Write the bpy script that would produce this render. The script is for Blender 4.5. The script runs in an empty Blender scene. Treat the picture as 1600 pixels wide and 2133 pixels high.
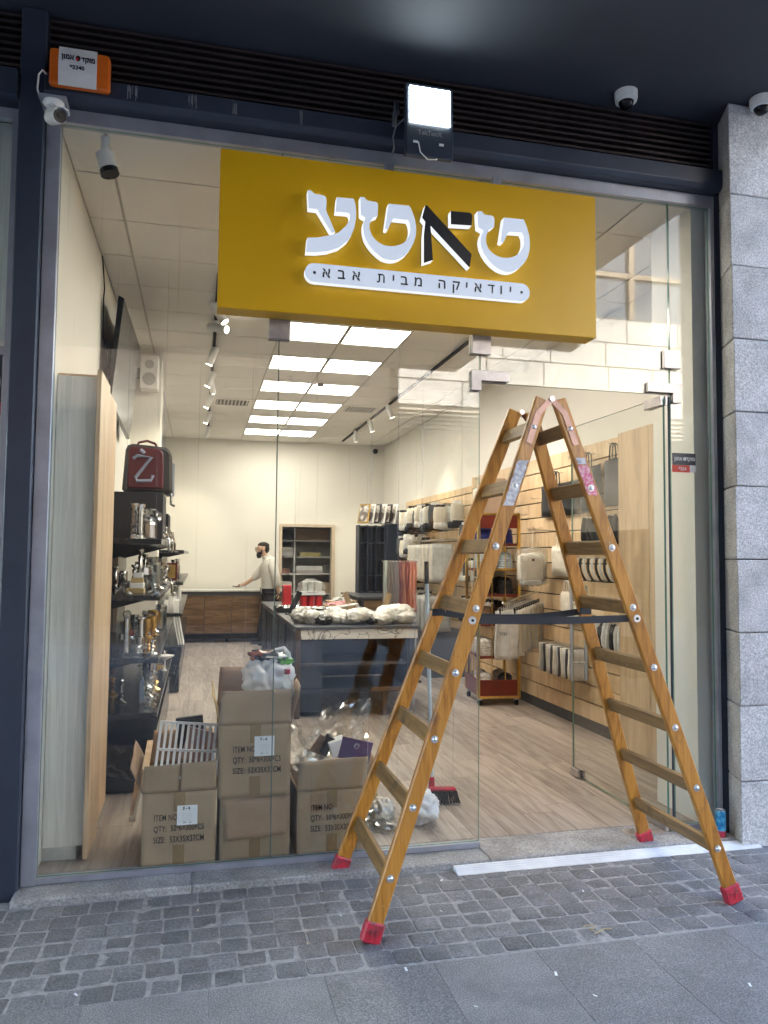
import bpy, bmesh, math, random
from mathutils import Vector, Matrix, noise
random.seed(7)
SC = bpy.context.scene
COL = SC.collection
R = math.radians
# ------------------------------------------------------------------ camera
yaw, pitch, roll = R(13.516), R(3.314), R(0.52)
fw = Vector((math.sin(yaw)*math.cos(pitch), math.cos(yaw)*math.cos(pitch), math.sin(pitch)))
rt = Vector((math.cos(yaw), -math.sin(yaw), 0)); up = rt.cross(fw)
r2 = rt*math.cos(roll)+up*math.sin(roll); u2 = -rt*math.sin(roll)+up*math.cos(roll)
cd = bpy.data.cameras.new('camera'); cam = bpy.data.objects.new('camera', cd); COL.objects.link(cam)
cam.matrix_world = Matrix(((r2.x, u2.x, -fw.x, 0), (r2.y, u2.y, -fw.y, -3.852), (r2.z, u2.z, -fw.z, 1.5), (0, 0, 0, 1)))
cd.sensor_fit = 'VERTICAL'; cd.sensor_height = 24; cd.lens = 24*1599/2133
cd.clip_start = 0.05; cd.clip_end = 2000
SC.camera = cam
# ------------------------------------------------------------------ sky, sun, exposure
SUN_EL, SUN_AZ = R(40), R(20)          # azimuth clockwise from +Y
w = bpy.data.worlds.new('World'); SC.world = w; w.use_nodes = True
nt = w.node_tree; bg = nt.nodes['Background']; bg.inputs[1].default_value = 0.15
sky = nt.nodes.new('ShaderNodeTexSky'); sky.sky_type = 'NISHITA'; sky.sun_disc = False
sky.sun_elevation = SUN_EL; sky.sun_rotation = SUN_AZ; sky.air_density = 1.0; sky.dust_density = 1.5
nt.links.new(sky.outputs[0], bg.inputs[0])
sd = bpy.data.lights.new('sun', 'SUN'); sd.energy = 5.0; sd.angle = R(0.5); sd.color = (1, 0.94, 0.85)
sun = bpy.data.objects.new('sun', sd); COL.objects.link(sun)
sv = Vector((math.sin(SUN_AZ)*math.cos(SUN_EL), math.cos(SUN_AZ)*math.cos(SUN_EL), math.sin(SUN_EL)))
sun.rotation_euler = (-sv).to_track_quat('-Z', 'Y').to_euler(); sun.location = (0, 0, 30)
vs = SC.view_settings; vs.view_transform = 'Standard'; vs.look = 'None'; vs.exposure = 3.6; vs.gamma = 1.0; vs.use_curve_mapping = False
cy = SC.cycles
cy.use_denoising = True; cy.max_bounces = 7; cy.diffuse_bounces = 4; cy.glossy_bounces = 3; cy.use_adaptive_sampling = True; cy.adaptive_threshold = 0.04
cy.transmission_bounces = 6; cy.transparent_max_bounces = 24; cy.caustics_reflective = False; cy.caustics_refractive = False
cy.sample_clamp_indirect = 6.0
# strengths of the lit lamps, with two panel rows added near the glass
E_PANEL, E_FLOOD, E_SIGN, E_SPOT = 1.75, 3.0, 0.05, 1.8
WARM = (1.0, 0.92, 0.79)

# ------------------------------------------------------------------ helpers
class MB:
    def __init__(s): s.v = []; s.f = []; s.m = []; s.k = 0
    def add(s, vs, fs):
        o = len(s.v); s.v += [tuple(p) for p in vs]
        for f in fs: s.f.append(tuple(i+o for i in f)); s.m.append(s.k)
        return s
    def box(s, x0, x1, y0, y1, z0, z1):
        return s.add([(x0,y0,z0),(x1,y0,z0),(x1,y1,z0),(x0,y1,z0),(x0,y0,z1),(x1,y0,z1),(x1,y1,z1),(x0,y1,z1)],
                     [(0,3,2,1),(4,5,6,7),(0,1,5,4),(1,2,6,5),(2,3,7,6),(3,0,4,7)])
    def obox(s, c, d, m):
        c = Vector(c); h = [x/2 for x in d]; vs = []
        for z in (-h[2], h[2]):
            for x, y in ((-h[0],-h[1]),(h[0],-h[1]),(h[0],h[1]),(-h[0],h[1])): vs.append(c+m@Vector((x,y,z)))
        return s.add(vs, [(0,3,2,1),(4,5,6,7),(0,1,5,4),(1,2,6,5),(2,3,7,6),(3,0,4,7)])
    def beam(s, p0, p1, w, h, side=(0,1,0)):
        p0 = Vector(p0); p1 = Vector(p1); z = (p1-p0); L = z.length; z.normalize()
        y = Vector(side); y = (y-z*y.dot(z)).normalized(); x = y.cross(z)
        return s.obox((p0+p1)/2, (w, h, L), Matrix((x, y, z)).transposed())
    def ring(s, p0, p1, r0, r1, n, cap):
        p0 = Vector(p0); p1 = Vector(p1); z = (p1-p0).normalized()
        x = z.orthogonal().normalized(); y = z.cross(x); vs = []
        for p, r in ((p0, r0), (p1, r1)):
            for i in range(n):
                a = 2*math.pi*i/n; vs.append(p+x*(r*math.cos(a))+y*(r*math.sin(a)))
        fs = [(i, (i+1) % n, n+(i+1) % n, n+i) for i in range(n)]
        if cap: fs += [tuple(range(n-1, -1, -1)), tuple(range(n, 2*n))]
        return s.add(vs, fs)
    def cyl(s, p0, p1, r, r1=None, n=12, cap=True): return s.ring(p0, p1, r, r if r1 is None else r1, n, cap)
    def lathe(s, prof, c, n=14, ax=None):
        c = Vector(c); m = ax or Matrix.Identity(3); vs = []; fs = []
        for r, z in prof:
            for i in range(n):
                a = 2*math.pi*i/n; vs.append(c+m@Vector((r*math.cos(a), r*math.sin(a), z)))
        for k in range(len(prof)-1):
            for i in range(n):
                j = (i+1) % n; fs.append((k*n+i, k*n+j, (k+1)*n+j, (k+1)*n+i))
        if prof[0][0] > 1e-5: fs.append(tuple(range(n-1, -1, -1)))
        if prof[-1][0] > 1e-5: fs.append(tuple(range((len(prof)-1)*n, len(prof)*n)))
        return s.add(vs, fs)
    def tube(s, pts, r, n=6):
        pts = [Vector(p) for p in pts]; vs = []; fs = []; x = None
        for i, p in enumerate(pts):
            t = (pts[min(i+1, len(pts)-1)]-pts[max(i-1, 0)]).normalized()
            x = t.orthogonal().normalized() if x is None else (x-t*x.dot(t)).normalized()
            y = t.cross(x)
            for k in range(n):
                a = 2*math.pi*k/n; vs.append(p+x*(r*math.cos(a))+y*(r*math.sin(a)))
        for i in range(len(pts)-1):
            for k in range(n): j = (k+1) % n; fs.append((i*n+k, i*n+j, (i+1)*n+j, (i+1)*n+k))
        fs += [tuple(range(n-1, -1, -1)), tuple(range((len(pts)-1)*n, len(pts)*n))]
        return s.add(vs, fs)
    def prism(s, poly, w0, w1, fn=lambda u, v, w: (u, w, v)):
        n = len(poly); vs = [fn(u, v, w0) for u, v in poly]+[fn(u, v, w1) for u, v in poly]
        fs = [tuple(range(n)), tuple(range(2*n-1, n-1, -1))]+[(i, n+i, n+(i+1) % n, (i+1) % n) for i in range(n)]
        return s.add(vs, fs)
    def blob(s, c, rad, seed=0, n=20, amp=.25, freq=6, flat=None, sq=0):
        c = Vector(c); vs = []; fs = []; m = n//2
        for i in range(m+1):
            th = math.pi*i/m
            for j in range(n):
                ph = 2*math.pi*j/n; d = Vector((math.sin(th)*math.cos(ph), math.sin(th)*math.sin(ph), math.cos(th)))
                if sq: d = d/max(abs(d.x), abs(d.y), abs(d.z))**sq
                q = d*freq*.35+Vector((seed*7.3, seed*3.1, 0))
                k = 1+amp*(noise.noise(q)*1.2+(abs(noise.noise(q*2.7))-.25)*.9+noise.noise(q*6)*.3)
                p = Vector((d.x*rad[0]*k, d.y*rad[1]*k, d.z*rad[2]*k))
                if flat is not None and p.z < flat: p.z = flat
                vs.append(c+p)
        for i in range(m):
            for j in range(n): k = (j+1) % n; fs.append((i*n+j, i*n+k, (i+1)*n+k, (i+1)*n+j))
        return s.add(vs, fs)
    def sheet(s, fn, nu, nv):
        vs = [fn(i/nu, j/nv) for i in range(nu+1) for j in range(nv+1)]
        return s.add(vs, [(i*(nv+1)+j, (i+1)*(nv+1)+j, (i+1)*(nv+1)+j+1, i*(nv+1)+j+1) for i in range(nu) for j in range(nv)])
    def build(s, name, mat, parent=None, smooth=0, bevel=0, thick=0, sub=0, flip=False):
        vs = [Vector(p) for p in s.v]
        if parent is None:
            xs = [p.x for p in vs]; ys = [p.y for p in vs]; zs = [p.z for p in vs]
            o = Vector(((min(xs)+max(xs))/2, (min(ys)+max(ys))/2, min(zs)))
        else:
            o = Vector((0, 0, 0)); q = parent
            while q: o = o+q.location; q = q.parent
        me = bpy.data.meshes.new(name); me.from_pydata([p-o for p in vs], [], s.f)
        mats = mat if isinstance(mat, (list, tuple)) else [mat]
        for m in mats: me.materials.append(m)
        for p, k in zip(me.polygons, s.m): p.material_index = k
        bm = bmesh.new(); bm.from_mesh(me); bmesh.ops.recalc_face_normals(bm, faces=bm.faces); bm.to_mesh(me); bm.free()
        if smooth:
            me.shade_smooth()
            if smooth != 2: me.set_sharp_from_angle(angle=R(40))
        ob = bpy.data.objects.new(name, me); COL.objects.link(ob)
        if parent is None: ob.location = o
        else: ob.parent = parent
        if thick: md = ob.modifiers.new('thick', 'SOLIDIFY'); md.thickness = thick; md.offset = 0
        if sub: md = ob.modifiers.new('sub', 'SUBSURF'); md.levels = sub; md.render_levels = sub
        if bevel: md = ob.modifiers.new('bevel', 'BEVEL'); md.width = bevel; md.segments = 1; md.limit_method = 'ANGLE'; md.angle_limit = R(40)
        return ob
def tag(o, label=None, cat=None, group=None, kind=None):
    if label: o['label'] = label
    if cat: o['category'] = cat
    if group: o['group'] = group
    if kind: o['kind'] = kind
    return o
def thing(name, label, cat, loc=(0,0,0), group=None):
    o = bpy.data.objects.new(name, None); COL.objects.link(o); o.location = loc; o.empty_display_size = .05
    return tag(o, label, cat, group)
def dup(root, loc=None, rotz=None, label=None, group=None, scale=None):
    def cp(o, par):
        c = o.copy(); COL.objects.link(c); c.parent = par
        for ch in o.children: cp(ch, c)
        return c
    r = cp(root, None)
    if loc is not None: r.location = loc
    if rotz is not None: r.rotation_euler = (0, 0, rotz)
    if scale is not None: r.scale = scale
    if label: r['label'] = label
    if group: r['group'] = group
    return r
def box(name, mat, parent, *b, bevel=0): return MB().box(*b).build(name, mat, parent, bevel=bevel)
def text(name, body, mat, parent, pos, size, xdir=(1,0,0), zdir=(0,0,1), align='CENTER', bold=0, sx=1.0, ext=.0008, space=1.0):
    cu = bpy.data.curves.new(name, 'FONT'); cu.body = body; cu.size = size; cu.align_x = align; cu.align_y = 'CENTER'
    cu.extrude = ext; cu.offset = bold; cu.space_character = space; cu.resolution_u = 4
    ob = bpy.data.objects.new(name, cu); COL.objects.link(ob)
    bpy.context.view_layer.update()
    me = bpy.data.meshes.new_from_object(ob.evaluated_get(bpy.context.evaluated_depsgraph_get()))
    bpy.data.objects.remove(ob); bpy.data.curves.remove(cu)
    X = Vector(xdir).normalized(); Z = Vector(zdir).normalized(); N = X.cross(Z)
    o = Vector((0,0,0)); q = parent
    while q: o = o+q.location; q = q.parent
    for v in me.vertices: v.co = X*(v.co.x*sx)+Z*v.co.y+N*v.co.z+Vector(pos)-o
    me.materials.clear(); me.materials.append(mat)
    ob = bpy.data.objects.new(name, me); COL.objects.link(ob)
    if parent: ob.parent = parent
    return ob
heb = lambda s: s[::-1]
ADV = dict(zip('מוקדאןטליתפנבכה', (.66, .33, .64, .58, .64, .33, .64, .55, .31, .68, .6, .42, .58, .56, .63)))
def hebchar(name, ch, mat, parent, pos, size, xdir=(1,0,0), bold=0, ext=.0008, sx=1.0):
    if ch not in 'דת': return text(name, ch, mat, parent, pos, size, xdir=xdir, bold=bold, ext=ext, sx=sx)
    t_ = .075+2*bold/size; X = Vector(xdir).normalized(); N = X.cross(Vector((0, 0, 1))); P0 = Vector(pos)
    if ch == 'ד': polys = [[(-.25, .31), (.26, .31), (.26, .31-t_), (.15, .31-t_), (.15, -.31), (.15-t_, -.31), (.15-t_, .31-t_), (-.25, .31-t_)]]
    else: polys = [[(-.22, .31), (.12, .31), (.22, .25), (.26, .12), (.26, -.31), (.26-t_, -.31), (.26-t_, .10), (.17, .22), (.10, .31-t_), (-.06, .31-t_), (-.06, -.18), (-.10, -.28), (-.18, -.31), (-.29, -.31), (-.29, -.31+t_), (-.20, -.31+t_), (-.06-t_, -.16), (-.06-t_, .31-t_), (-.22, .31-t_)]]
    m_ = MB()
    for q in polys: m_.prism(q, -ext, ext, lambda u, v, w_: P0+X*(u*size*sx)+Vector((0, 0, v*size))+N*w_)
    return m_.build(name, mat, parent)
def hebword(name, word, mat, parent, pos, size, xdir=(1,0,0), bold=0, sx=1.0, ext=.0008):
    W = sum(ADV.get(c, .3) for c in word)*size*sx; x = W/2
    for c in word:
        a = ADV.get(c, .3)*size*sx
        if c != ' ': hebchar(name, c, mat, parent, Vector(pos)+Vector(xdir).normalized()*(x-a/2), size, xdir, bold, ext, sx)
        x -= a

# ------------------------------------------------------------------ materials
def _new(name):
    m = bpy.data.materials.new(name); m.use_nodes = True
    n = m.node_tree.nodes; return m, n, m.node_tree.links, n['Principled BSDF']
def M(name, col, rough=.6, metal=0, col2=None, vs=5, amt=(.35, .65), st=(1,1,1), bump=0, bs=60, bst=None, orand=0, spec=.5, coat=0, rvar=0, detail=6, trans=0, sss=0):
    m, n, l, b = _new(name)
    b.inputs['Roughness'].default_value = rough; b.inputs['Metallic'].default_value = metal
    b.inputs['Specular IOR Level'].default_value = spec; b.inputs['Coat Weight'].default_value = coat
    if trans: b.inputs['Transmission Weight'].default_value = trans
    if col2 is None: col2 = tuple(c*.82 for c in col)
    tc = n.new('ShaderNodeTexCoord'); mp = n.new('ShaderNodeMapping'); mp.inputs['Scale'].default_value = st
    l.new(tc.outputs['Object'], mp.inputs[0])
    if orand:
        oi = n.new('ShaderNodeObjectInfo'); mu = n.new('ShaderNodeVectorMath'); mu.operation = 'SCALE'
        cx = n.new('ShaderNodeCombineXYZ')
        for i in range(3): l.new(oi.outputs['Random'], cx.inputs[i])
        l.new(cx.outputs[0], mu.inputs[0]); mu.inputs['Scale'].default_value = 37
        l.new(mu.outputs[0], mp.inputs['Location'])
    nz = n.new('ShaderNodeTexNoise'); nz.inputs['Scale'].default_value = vs; nz.inputs['Detail'].default_value = detail; nz.inputs['Roughness'].default_value = .6
    l.new(mp.outputs[0], nz.inputs[0])
    rp = n.new('ShaderNodeValToRGB'); rp.color_ramp.elements[0].position = amt[0]; rp.color_ramp.elements[1].position = amt[1]
    rp.color_ramp.elements[0].color = (*col2, 1); rp.color_ramp.elements[1].color = (*col, 1)
    l.new(nz.outputs[0], rp.inputs[0]); out = rp.outputs[0]
    if orand:
        hs = n.new('ShaderNodeHueSaturation'); mr = n.new('ShaderNodeMapRange'); mr.inputs['To Min'].default_value = 1-orand; mr.inputs['To Max'].default_value = 1+orand
        l.new(oi.outputs['Random'], mr.inputs[0]); l.new(mr.outputs[0], hs.inputs['Value']); l.new(out, hs.inputs['Color']); out = hs.outputs[0]
    l.new(out, b.inputs['Base Color'])
    if rvar:
        mr2 = n.new('ShaderNodeMapRange'); mr2.inputs['To Min'].default_value = max(0, rough-rvar); mr2.inputs['To Max'].default_value = rough+rvar
        l.new(nz.outputs[0], mr2.inputs[0]); l.new(mr2.outputs[0], b.inputs['Roughness'])
    if bump:
        nb = n.new('ShaderNodeTexNoise'); nb.inputs['Scale'].default_value = bs; nb.inputs['Detail'].default_value = 5
        if bst:
            m2 = n.new('ShaderNodeMapping'); m2.inputs['Scale'].default_value = bst; l.new(tc.outputs['Object'], m2.inputs[0]); l.new(m2.outputs[0], nb.inputs[0])
        else: l.new(tc.outputs['Object'], nb.inputs[0])
        bp = n.new('ShaderNodeBump'); bp.inputs['Strength'].default_value = bump; bp.inputs['Distance'].default_value = .01
        l.new(nb.outputs[0], bp.inputs['Height']); l.new(bp.outputs[0], b.inputs['Normal'])
    m.diffuse_color = (*col, 1)
    return m
def emit(name, col, s):
    m, n, l, b = _new(name); b.inputs['Base Color'].default_value = (*[min(1, c)*.3 for c in col], 1)
    b.inputs['Emission Color'].default_value = (*col, 1); b.inputs['Emission Strength'].default_value = s; b.inputs['Roughness'].default_value = .4
    return m
def granite(name, a, b_, c, sc=220, rough=.7, orand=.12, patch=.25):
    m, n, l, b = _new(name); b.inputs['Roughness'].default_value = rough
    tc = n.new('ShaderNodeTexCoord'); oi = n.new('ShaderNodeObjectInfo'); va = n.new('ShaderNodeVectorMath')
    cx = n.new('ShaderNodeCombineXYZ')
    ml = n.new('ShaderNodeMath'); ml.operation = 'MULTIPLY'; ml.inputs[1].default_value = 41; l.new(oi.outputs['Random'], ml.inputs[0])
    for i in range(3): l.new(ml.outputs[0], cx.inputs[i])
    l.new(tc.outputs['Object'], va.inputs[0]); l.new(cx.outputs[0], va.inputs[1])
    nz = n.new('ShaderNodeTexNoise'); nz.inputs['Scale'].default_value = sc; nz.inputs['Detail'].default_value = 3; nz.inputs['Roughness'].default_value = .7; l.new(va.outputs[0], nz.inputs[0])
    rp = n.new('ShaderNodeValToRGB'); e = rp.color_ramp.elements; e[0].position = .36; e[1].position = .62; e[0].color = (*a, 1); e[1].color = (*c, 1)
    k = e.new(.5); k.color = (*b_, 1); l.new(nz.outputs[0], rp.inputs[0])
    n2 = n.new('ShaderNodeTexNoise'); n2.inputs['Scale'].default_value = 4; n2.inputs['Detail'].default_value = 7; n2.inputs['Roughness'].default_value = .65; l.new(va.outputs[0], n2.inputs[0])
    mr = n.new('ShaderNodeMapRange'); mr.inputs[1].default_value = .3; mr.inputs[2].default_value = .7; mr.inputs['To Min'].default_value = 1-patch; mr.inputs['To Max'].default_value = 1+patch; l.new(n2.outputs[0], mr.inputs[0])
    m3 = n.new('ShaderNodeMapRange'); m3.inputs['To Min'].default_value = 1-orand; m3.inputs['To Max'].default_value = 1+orand; l.new(oi.outputs['Random'], m3.inputs[0])
    mm = n.new('ShaderNodeMath'); mm.operation = 'MULTIPLY'; l.new(mr.outputs[0], mm.inputs[0]); l.new(m3.outputs[0], mm.inputs[1])
    hs = n.new('ShaderNodeHueSaturation'); l.new(mm.outputs[0], hs.inputs['Value']); l.new(rp.outputs[0], hs.inputs['Color']); l.new(hs.outputs[0], b.inputs['Base Color'])
    bp = n.new('ShaderNodeBump'); bp.inputs['Strength'].default_value = .35; bp.inputs['Distance'].default_value = .004
    ad = n.new('ShaderNodeMath'); l.new(nz.outputs[0], ad.inputs[0]); l.new(n2.outputs[0], ad.inputs[1]); l.new(ad.outputs[0], bp.inputs['Height']); l.new(bp.outputs[0], b.inputs['Normal'])
    return m
def wood(name, a, b_, c, axis=2, sc=1.0, rough=.45, orand=.12, fine=26, bump=.15, knots=0):
    """grain runs along axis"""
    m, n, l, b = _new(name); b.inputs['Roughness'].default_value = rough
    tc = n.new('ShaderNodeTexCoord'); oi = n.new('ShaderNodeObjectInfo'); mp = n.new('ShaderNodeMapping')
    s = [fine*.28*sc]*3; s[axis] = .55*sc; mp.inputs['Scale'].default_value = s
    cx = n.new('ShaderNodeCombineXYZ'); ml = n.new('ShaderNodeMath'); ml.operation = 'MULTIPLY'; ml.inputs[1].default_value = 53; l.new(oi.outputs['Random'], ml.inputs[0])
    for i in range(3): l.new(ml.outputs[0], cx.inputs[i])
    l.new(tc.outputs['Object'], mp.inputs[0]); l.new(cx.outputs[0], mp.inputs['Location'])
    nz = n.new('ShaderNodeTexNoise'); nz.inputs['Scale'].default_value = 1.6; nz.inputs['Detail'].default_value = 4; nz.inputs['Distortion'].default_value = .6; l.new(mp.outputs[0], nz.inputs[0])
    mlt = n.new('ShaderNodeMath'); mlt.operation = 'MULTIPLY'; mlt.inputs[1].default_value = 7; l.new(nz.outputs[0], mlt.inputs[0])
    fr = n.new('ShaderNodeMath'); fr.operation = 'PINGPONG'; fr.inputs[1].default_value = 1; l.new(mlt.outputs[0], fr.inputs[0])
    n2 = n.new('ShaderNodeTexNoise'); n2.inputs['Scale'].default_value = 9; n2.inputs['Detail'].default_value = 5; l.new(mp.outputs[0], n2.inputs[0])
    mx = n.new('ShaderNodeMath'); mx.operation = 'MULTIPLY_ADD'; mx.inputs[1].default_value = .45; l.new(fr.outputs[0], mx.inputs[0])
    m5 = n.new('ShaderNodeMath'); m5.operation = 'MULTIPLY'; m5.inputs[1].default_value = .75; l.new(n2.outputs[0], m5.inputs[0]); l.new(m5.outputs[0], mx.inputs[2])
    rp = n.new('ShaderNodeValToRGB'); e = rp.color_ramp.elements; e[0].position = .2; e[1].position = .95; e[0].color = (*a, 1); e[1].color = (*c, 1); k = e.new(.55); k.color = (*b_, 1)
    l.new(mx.outputs[0], rp.inputs[0]); out = rp.outputs[0]
    if knots:
        mk = n.new('ShaderNodeMapping'); q = [5.0]*3; q[axis] = 1.6; mk.inputs['Scale'].default_value = q; l.new(tc.outputs['Object'], mk.inputs[0]); l.new(cx.outputs[0], mk.inputs['Location'])
        n3 = n.new('ShaderNodeTexNoise'); n3.inputs['Scale'].default_value = 2.2; n3.inputs['Detail'].default_value = 3; l.new(mk.outputs[0], n3.inputs[0])
        r3 = n.new('ShaderNodeValToRGB'); r3.color_ramp.elements[0].position = .25; r3.color_ramp.elements[1].position = .36; r3.color_ramp.elements[0].color = (1-knots, 1-knots, 1-knots, 1); l.new(n3.outputs[0], r3.inputs[0])
        mxx = n.new('ShaderNodeMixRGB'); mxx.blend_type = 'MULTIPLY'; mxx.inputs[0].default_value = 1; l.new(out, mxx.inputs[1]); l.new(r3.outputs[0], mxx.inputs[2]); out = mxx.outputs[0]
    m3 = n.new('ShaderNodeMapRange'); m3.inputs['To Min'].default_value = 1-orand; m3.inputs['To Max'].default_value = 1+orand; l.new(oi.outputs['Random'], m3.inputs[0])
    hs = n.new('ShaderNodeHueSaturation'); l.new(m3.outputs[0], hs.inputs['Value']); l.new(out, hs.inputs['Color']); l.new(hs.outputs[0], b.inputs['Base Color'])
    bp = n.new('ShaderNodeBump'); bp.inputs['Strength'].default_value = bump; bp.inputs['Distance'].default_value = .004; l.new(mx.outputs[0], bp.inputs['Height']); l.new(bp.outputs[0], b.inputs['Normal'])
    return m
def wear(m, col, scale, lo, hi, st=(1,1,1), rough=None):
    n = m.node_tree.nodes; l = m.node_tree.links; b = n['Principled BSDF']; src = b.inputs['Base Color'].links[0].from_socket
    tc = n.new('ShaderNodeTexCoord'); mp = n.new('ShaderNodeMapping'); mp.inputs['Scale'].default_value = st; l.new(tc.outputs['Object'], mp.inputs[0])
    nz = n.new('ShaderNodeTexNoise'); nz.inputs['Scale'].default_value = scale; nz.inputs['Detail'].default_value = 7; nz.inputs['Roughness'].default_value = .7; l.new(mp.outputs[0], nz.inputs[0])
    rp = n.new('ShaderNodeValToRGB'); rp.color_ramp.elements[0].position = lo; rp.color_ramp.elements[1].position = hi; l.new(nz.outputs[0], rp.inputs[0])
    mx = n.new('ShaderNodeMixRGB'); mx.inputs[2].default_value = (*col, 1); l.new(rp.outputs[0], mx.inputs[0]); l.new(src, mx.inputs[1]); l.new(mx.outputs[0], b.inputs['Base Color'])
    return m
def glass(name, tint=(.975, .99, .98), f0=.042, rough=0.0, dirt=0.0, streak=False, crump=0):
    """thin pane: straight-through transmission, Schlick reflection on each face, optional dried drips and dust"""
    m, n, l, b = _new(name); n.remove(b); o = n['Material Output']
    g = n.new('ShaderNodeNewGeometry'); d = n.new('ShaderNodeVectorMath'); d.operation = 'DOT_PRODUCT'
    l.new(g.outputs['Normal'], d.inputs[0]); l.new(g.outputs['Incoming'], d.inputs[1])
    def mt(op, a, b2=None):
        x = n.new('ShaderNodeMath'); x.operation = op
        for i, q in enumerate((a, b2)):
            if q is None: continue
            if isinstance(q, (int, float)): x.inputs[i].default_value = q
            else: l.new(q, x.inputs[i])
        return x.outputs[0]
    fac = mt('ADD', mt('MULTIPLY', mt('POWER', mt('SUBTRACT', 1, mt('ABSOLUTE', d.outputs['Value'])), 5), 1-f0), f0)
    tr = n.new('ShaderNodeBsdfTransparent'); tr.inputs[0].default_value = (*tint, 1)
    gl = n.new('ShaderNodeBsdfGlossy'); gl.inputs['Roughness'].default_value = rough
    mx = n.new('ShaderNodeMixShader'); l.new(fac, mx.inputs[0]); l.new(tr.outputs[0], mx.inputs[1]); l.new(gl.outputs[0], mx.inputs[2]); out = mx.outputs[0]
    tc = n.new('ShaderNodeTexCoord')
    if crump:
        nb = n.new('ShaderNodeTexNoise'); nb.inputs['Scale'].default_value = crump; nb.inputs['Detail'].default_value = 4; nb.inputs['Distortion'].default_value = 1.5; l.new(tc.outputs['Object'], nb.inputs[0])
        bp = n.new('ShaderNodeBump'); bp.inputs['Strength'].default_value = 1; bp.inputs['Distance'].default_value = .05; l.new(nb.outputs[0], bp.inputs['Height']); l.new(bp.outputs[0], gl.inputs['Normal'])
    if dirt:
        df = n.new('ShaderNodeBsdfDiffuse'); df.inputs[0].default_value = (.85, .85, .82, 1)
        nz = n.new('ShaderNodeTexNoise'); nz.inputs['Scale'].default_value = 2.5; nz.inputs['Detail'].default_value = 8; l.new(tc.outputs['Object'], nz.inputs[0])
        rp = n.new('ShaderNodeValToRGB'); rp.color_ramp.elements[0].position = .48; rp.color_ramp.elements[1].position = .85; l.new(nz.outputs[0], rp.inputs[0]); f2 = mt('MULTIPLY', rp.outputs[0], dirt)
        if streak:
            mp = n.new('ShaderNodeMapping'); mp.inputs['Scale'].default_value = (46, 1, .30); l.new(tc.outputs['Object'], mp.inputs[0])
            n4 = n.new('ShaderNodeTexNoise'); n4.inputs['Scale'].default_value = 1; n4.inputs['Detail'].default_value = 3; n4.inputs['Roughness'].default_value = .7; l.new(mp.outputs[0], n4.inputs[0])
            r4 = n.new('ShaderNodeValToRGB'); r4.color_ramp.elements[0].position = .63; r4.color_ramp.elements[1].position = .70; l.new(n4.outputs[0], r4.inputs[0])
            f2 = mt('ADD', f2, mt('MULTIPLY', r4.outputs[0], streak))
        m2 = n.new('ShaderNodeMixShader'); l.new(f2, m2.inputs[0]); l.new(out, m2.inputs[1]); l.new(df.outputs[0], m2.inputs[2]); out = m2.outputs[0]
    l.new(out, o.inputs[0]); return m
def marble(name, base, vein, sc=3, rough=.25, th=.03):
    m, n, l, b = _new(name); b.inputs['Roughness'].default_value = rough
    tc = n.new('ShaderNodeTexCoord'); nz = n.new('ShaderNodeTexNoise'); nz.inputs['Scale'].default_value = sc; nz.inputs['Detail'].default_value = 6; nz.inputs['Distortion'].default_value = 1.2; l.new(tc.outputs['Object'], nz.inputs[0])
    s = n.new('ShaderNodeMath'); s.operation = 'SUBTRACT'; s.inputs[1].default_value = .5; l.new(nz.outputs[0], s.inputs[0])
    a = n.new('ShaderNodeMath'); a.operation = 'ABSOLUTE'; l.new(s.outputs[0], a.inputs[0])
    rp = n.new('ShaderNodeValToRGB'); rp.color_ramp.elements[0].position = 0; rp.color_ramp.elements[1].position = th; rp.color_ramp.elements[0].color = (*vein, 1); rp.color_ramp.elements[1].color = (*base, 1)
    l.new(a.outputs[0], rp.inputs[0]); l.new(rp.outputs[0], b.inputs['Base Color']); return m

m_navy = M('navy_steel', (.030, .040, .064), .42, .0, (.022, .029, .048), 3, bump=.05, bs=30, rvar=.08)
m_soffit = M('soffit_paint', (.040, .046, .060), .75, 0, (.030, .035, .047), 1.2, rvar=.08, bump=.05, bs=15)
m_louvre = M('louvre_brown', (.036, .024, .024), .5, .0, (.022, .015, .016), 6)
m_black = M('black_void', (.006, .006, .008), .8)
m_alu = M('aluminium', (.42, .44, .50), .38, .55, (.32, .33, .38), 5, rvar=.1)
m_steel = M('brushed_steel', (.62, .61, .60), .3, 1, (.5, .49, .48), 40, st=(1, 1, .1))
m_patch = M('patch_steel', (.46, .43, .42), .38, .85, (.32, .30, .30), 14, rvar=.1)
m_glass = glass('shop_glass', dirt=.012, streak=.17)
m_glass2 = glass('clear_glass', dirt=.008)
m_edge = M('glass_edge', (.16, .33, .27), .15, spec=.8)
m_yellow = M('sign_yellow', (.62, .345, .004), .40, 0, (.59, .325, .003), 2, spec=.4)
m_yside = M('sign_side', (.50, .26, .01), .5)
m_letter = emit('letter_acrylic', (.74, .83, 1.0), E_SIGN)
m_lside = emit('letter_rim', (.9, .95, 1.0), E_SIGN*1.5)
m_ink = M('black_face', (.012, .012, .016), .4)
m_white = M('white_plastic', (.78, .78, .76), .4, 0, (.70, .70, .69), 8)
m_paper = M('paper', (.80, .81, .82), .7, 0, (.72, .73, .75), 9)
m_orange = M('orange_plastic', (.80, .17, .015), .35, 0, (.62, .12, .01), 6)
m_red = M('red_plastic', (.60, .03, .06), .45, 0, (.45, .02, .04), 12)
m_redlab = M('red_label', (.62, .02, .03), .5)
m_blacklens = M('black_lens', (.006, .006, .008), .2, spec=.25)
m_grey = M('grey_print', (.25, .25, .27), .7)
m_setts = granite('sett_basalt', (.098, .098, .103), (.145, .145, .151), (.205, .206, .213), 120, .72, .13, .38)
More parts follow.
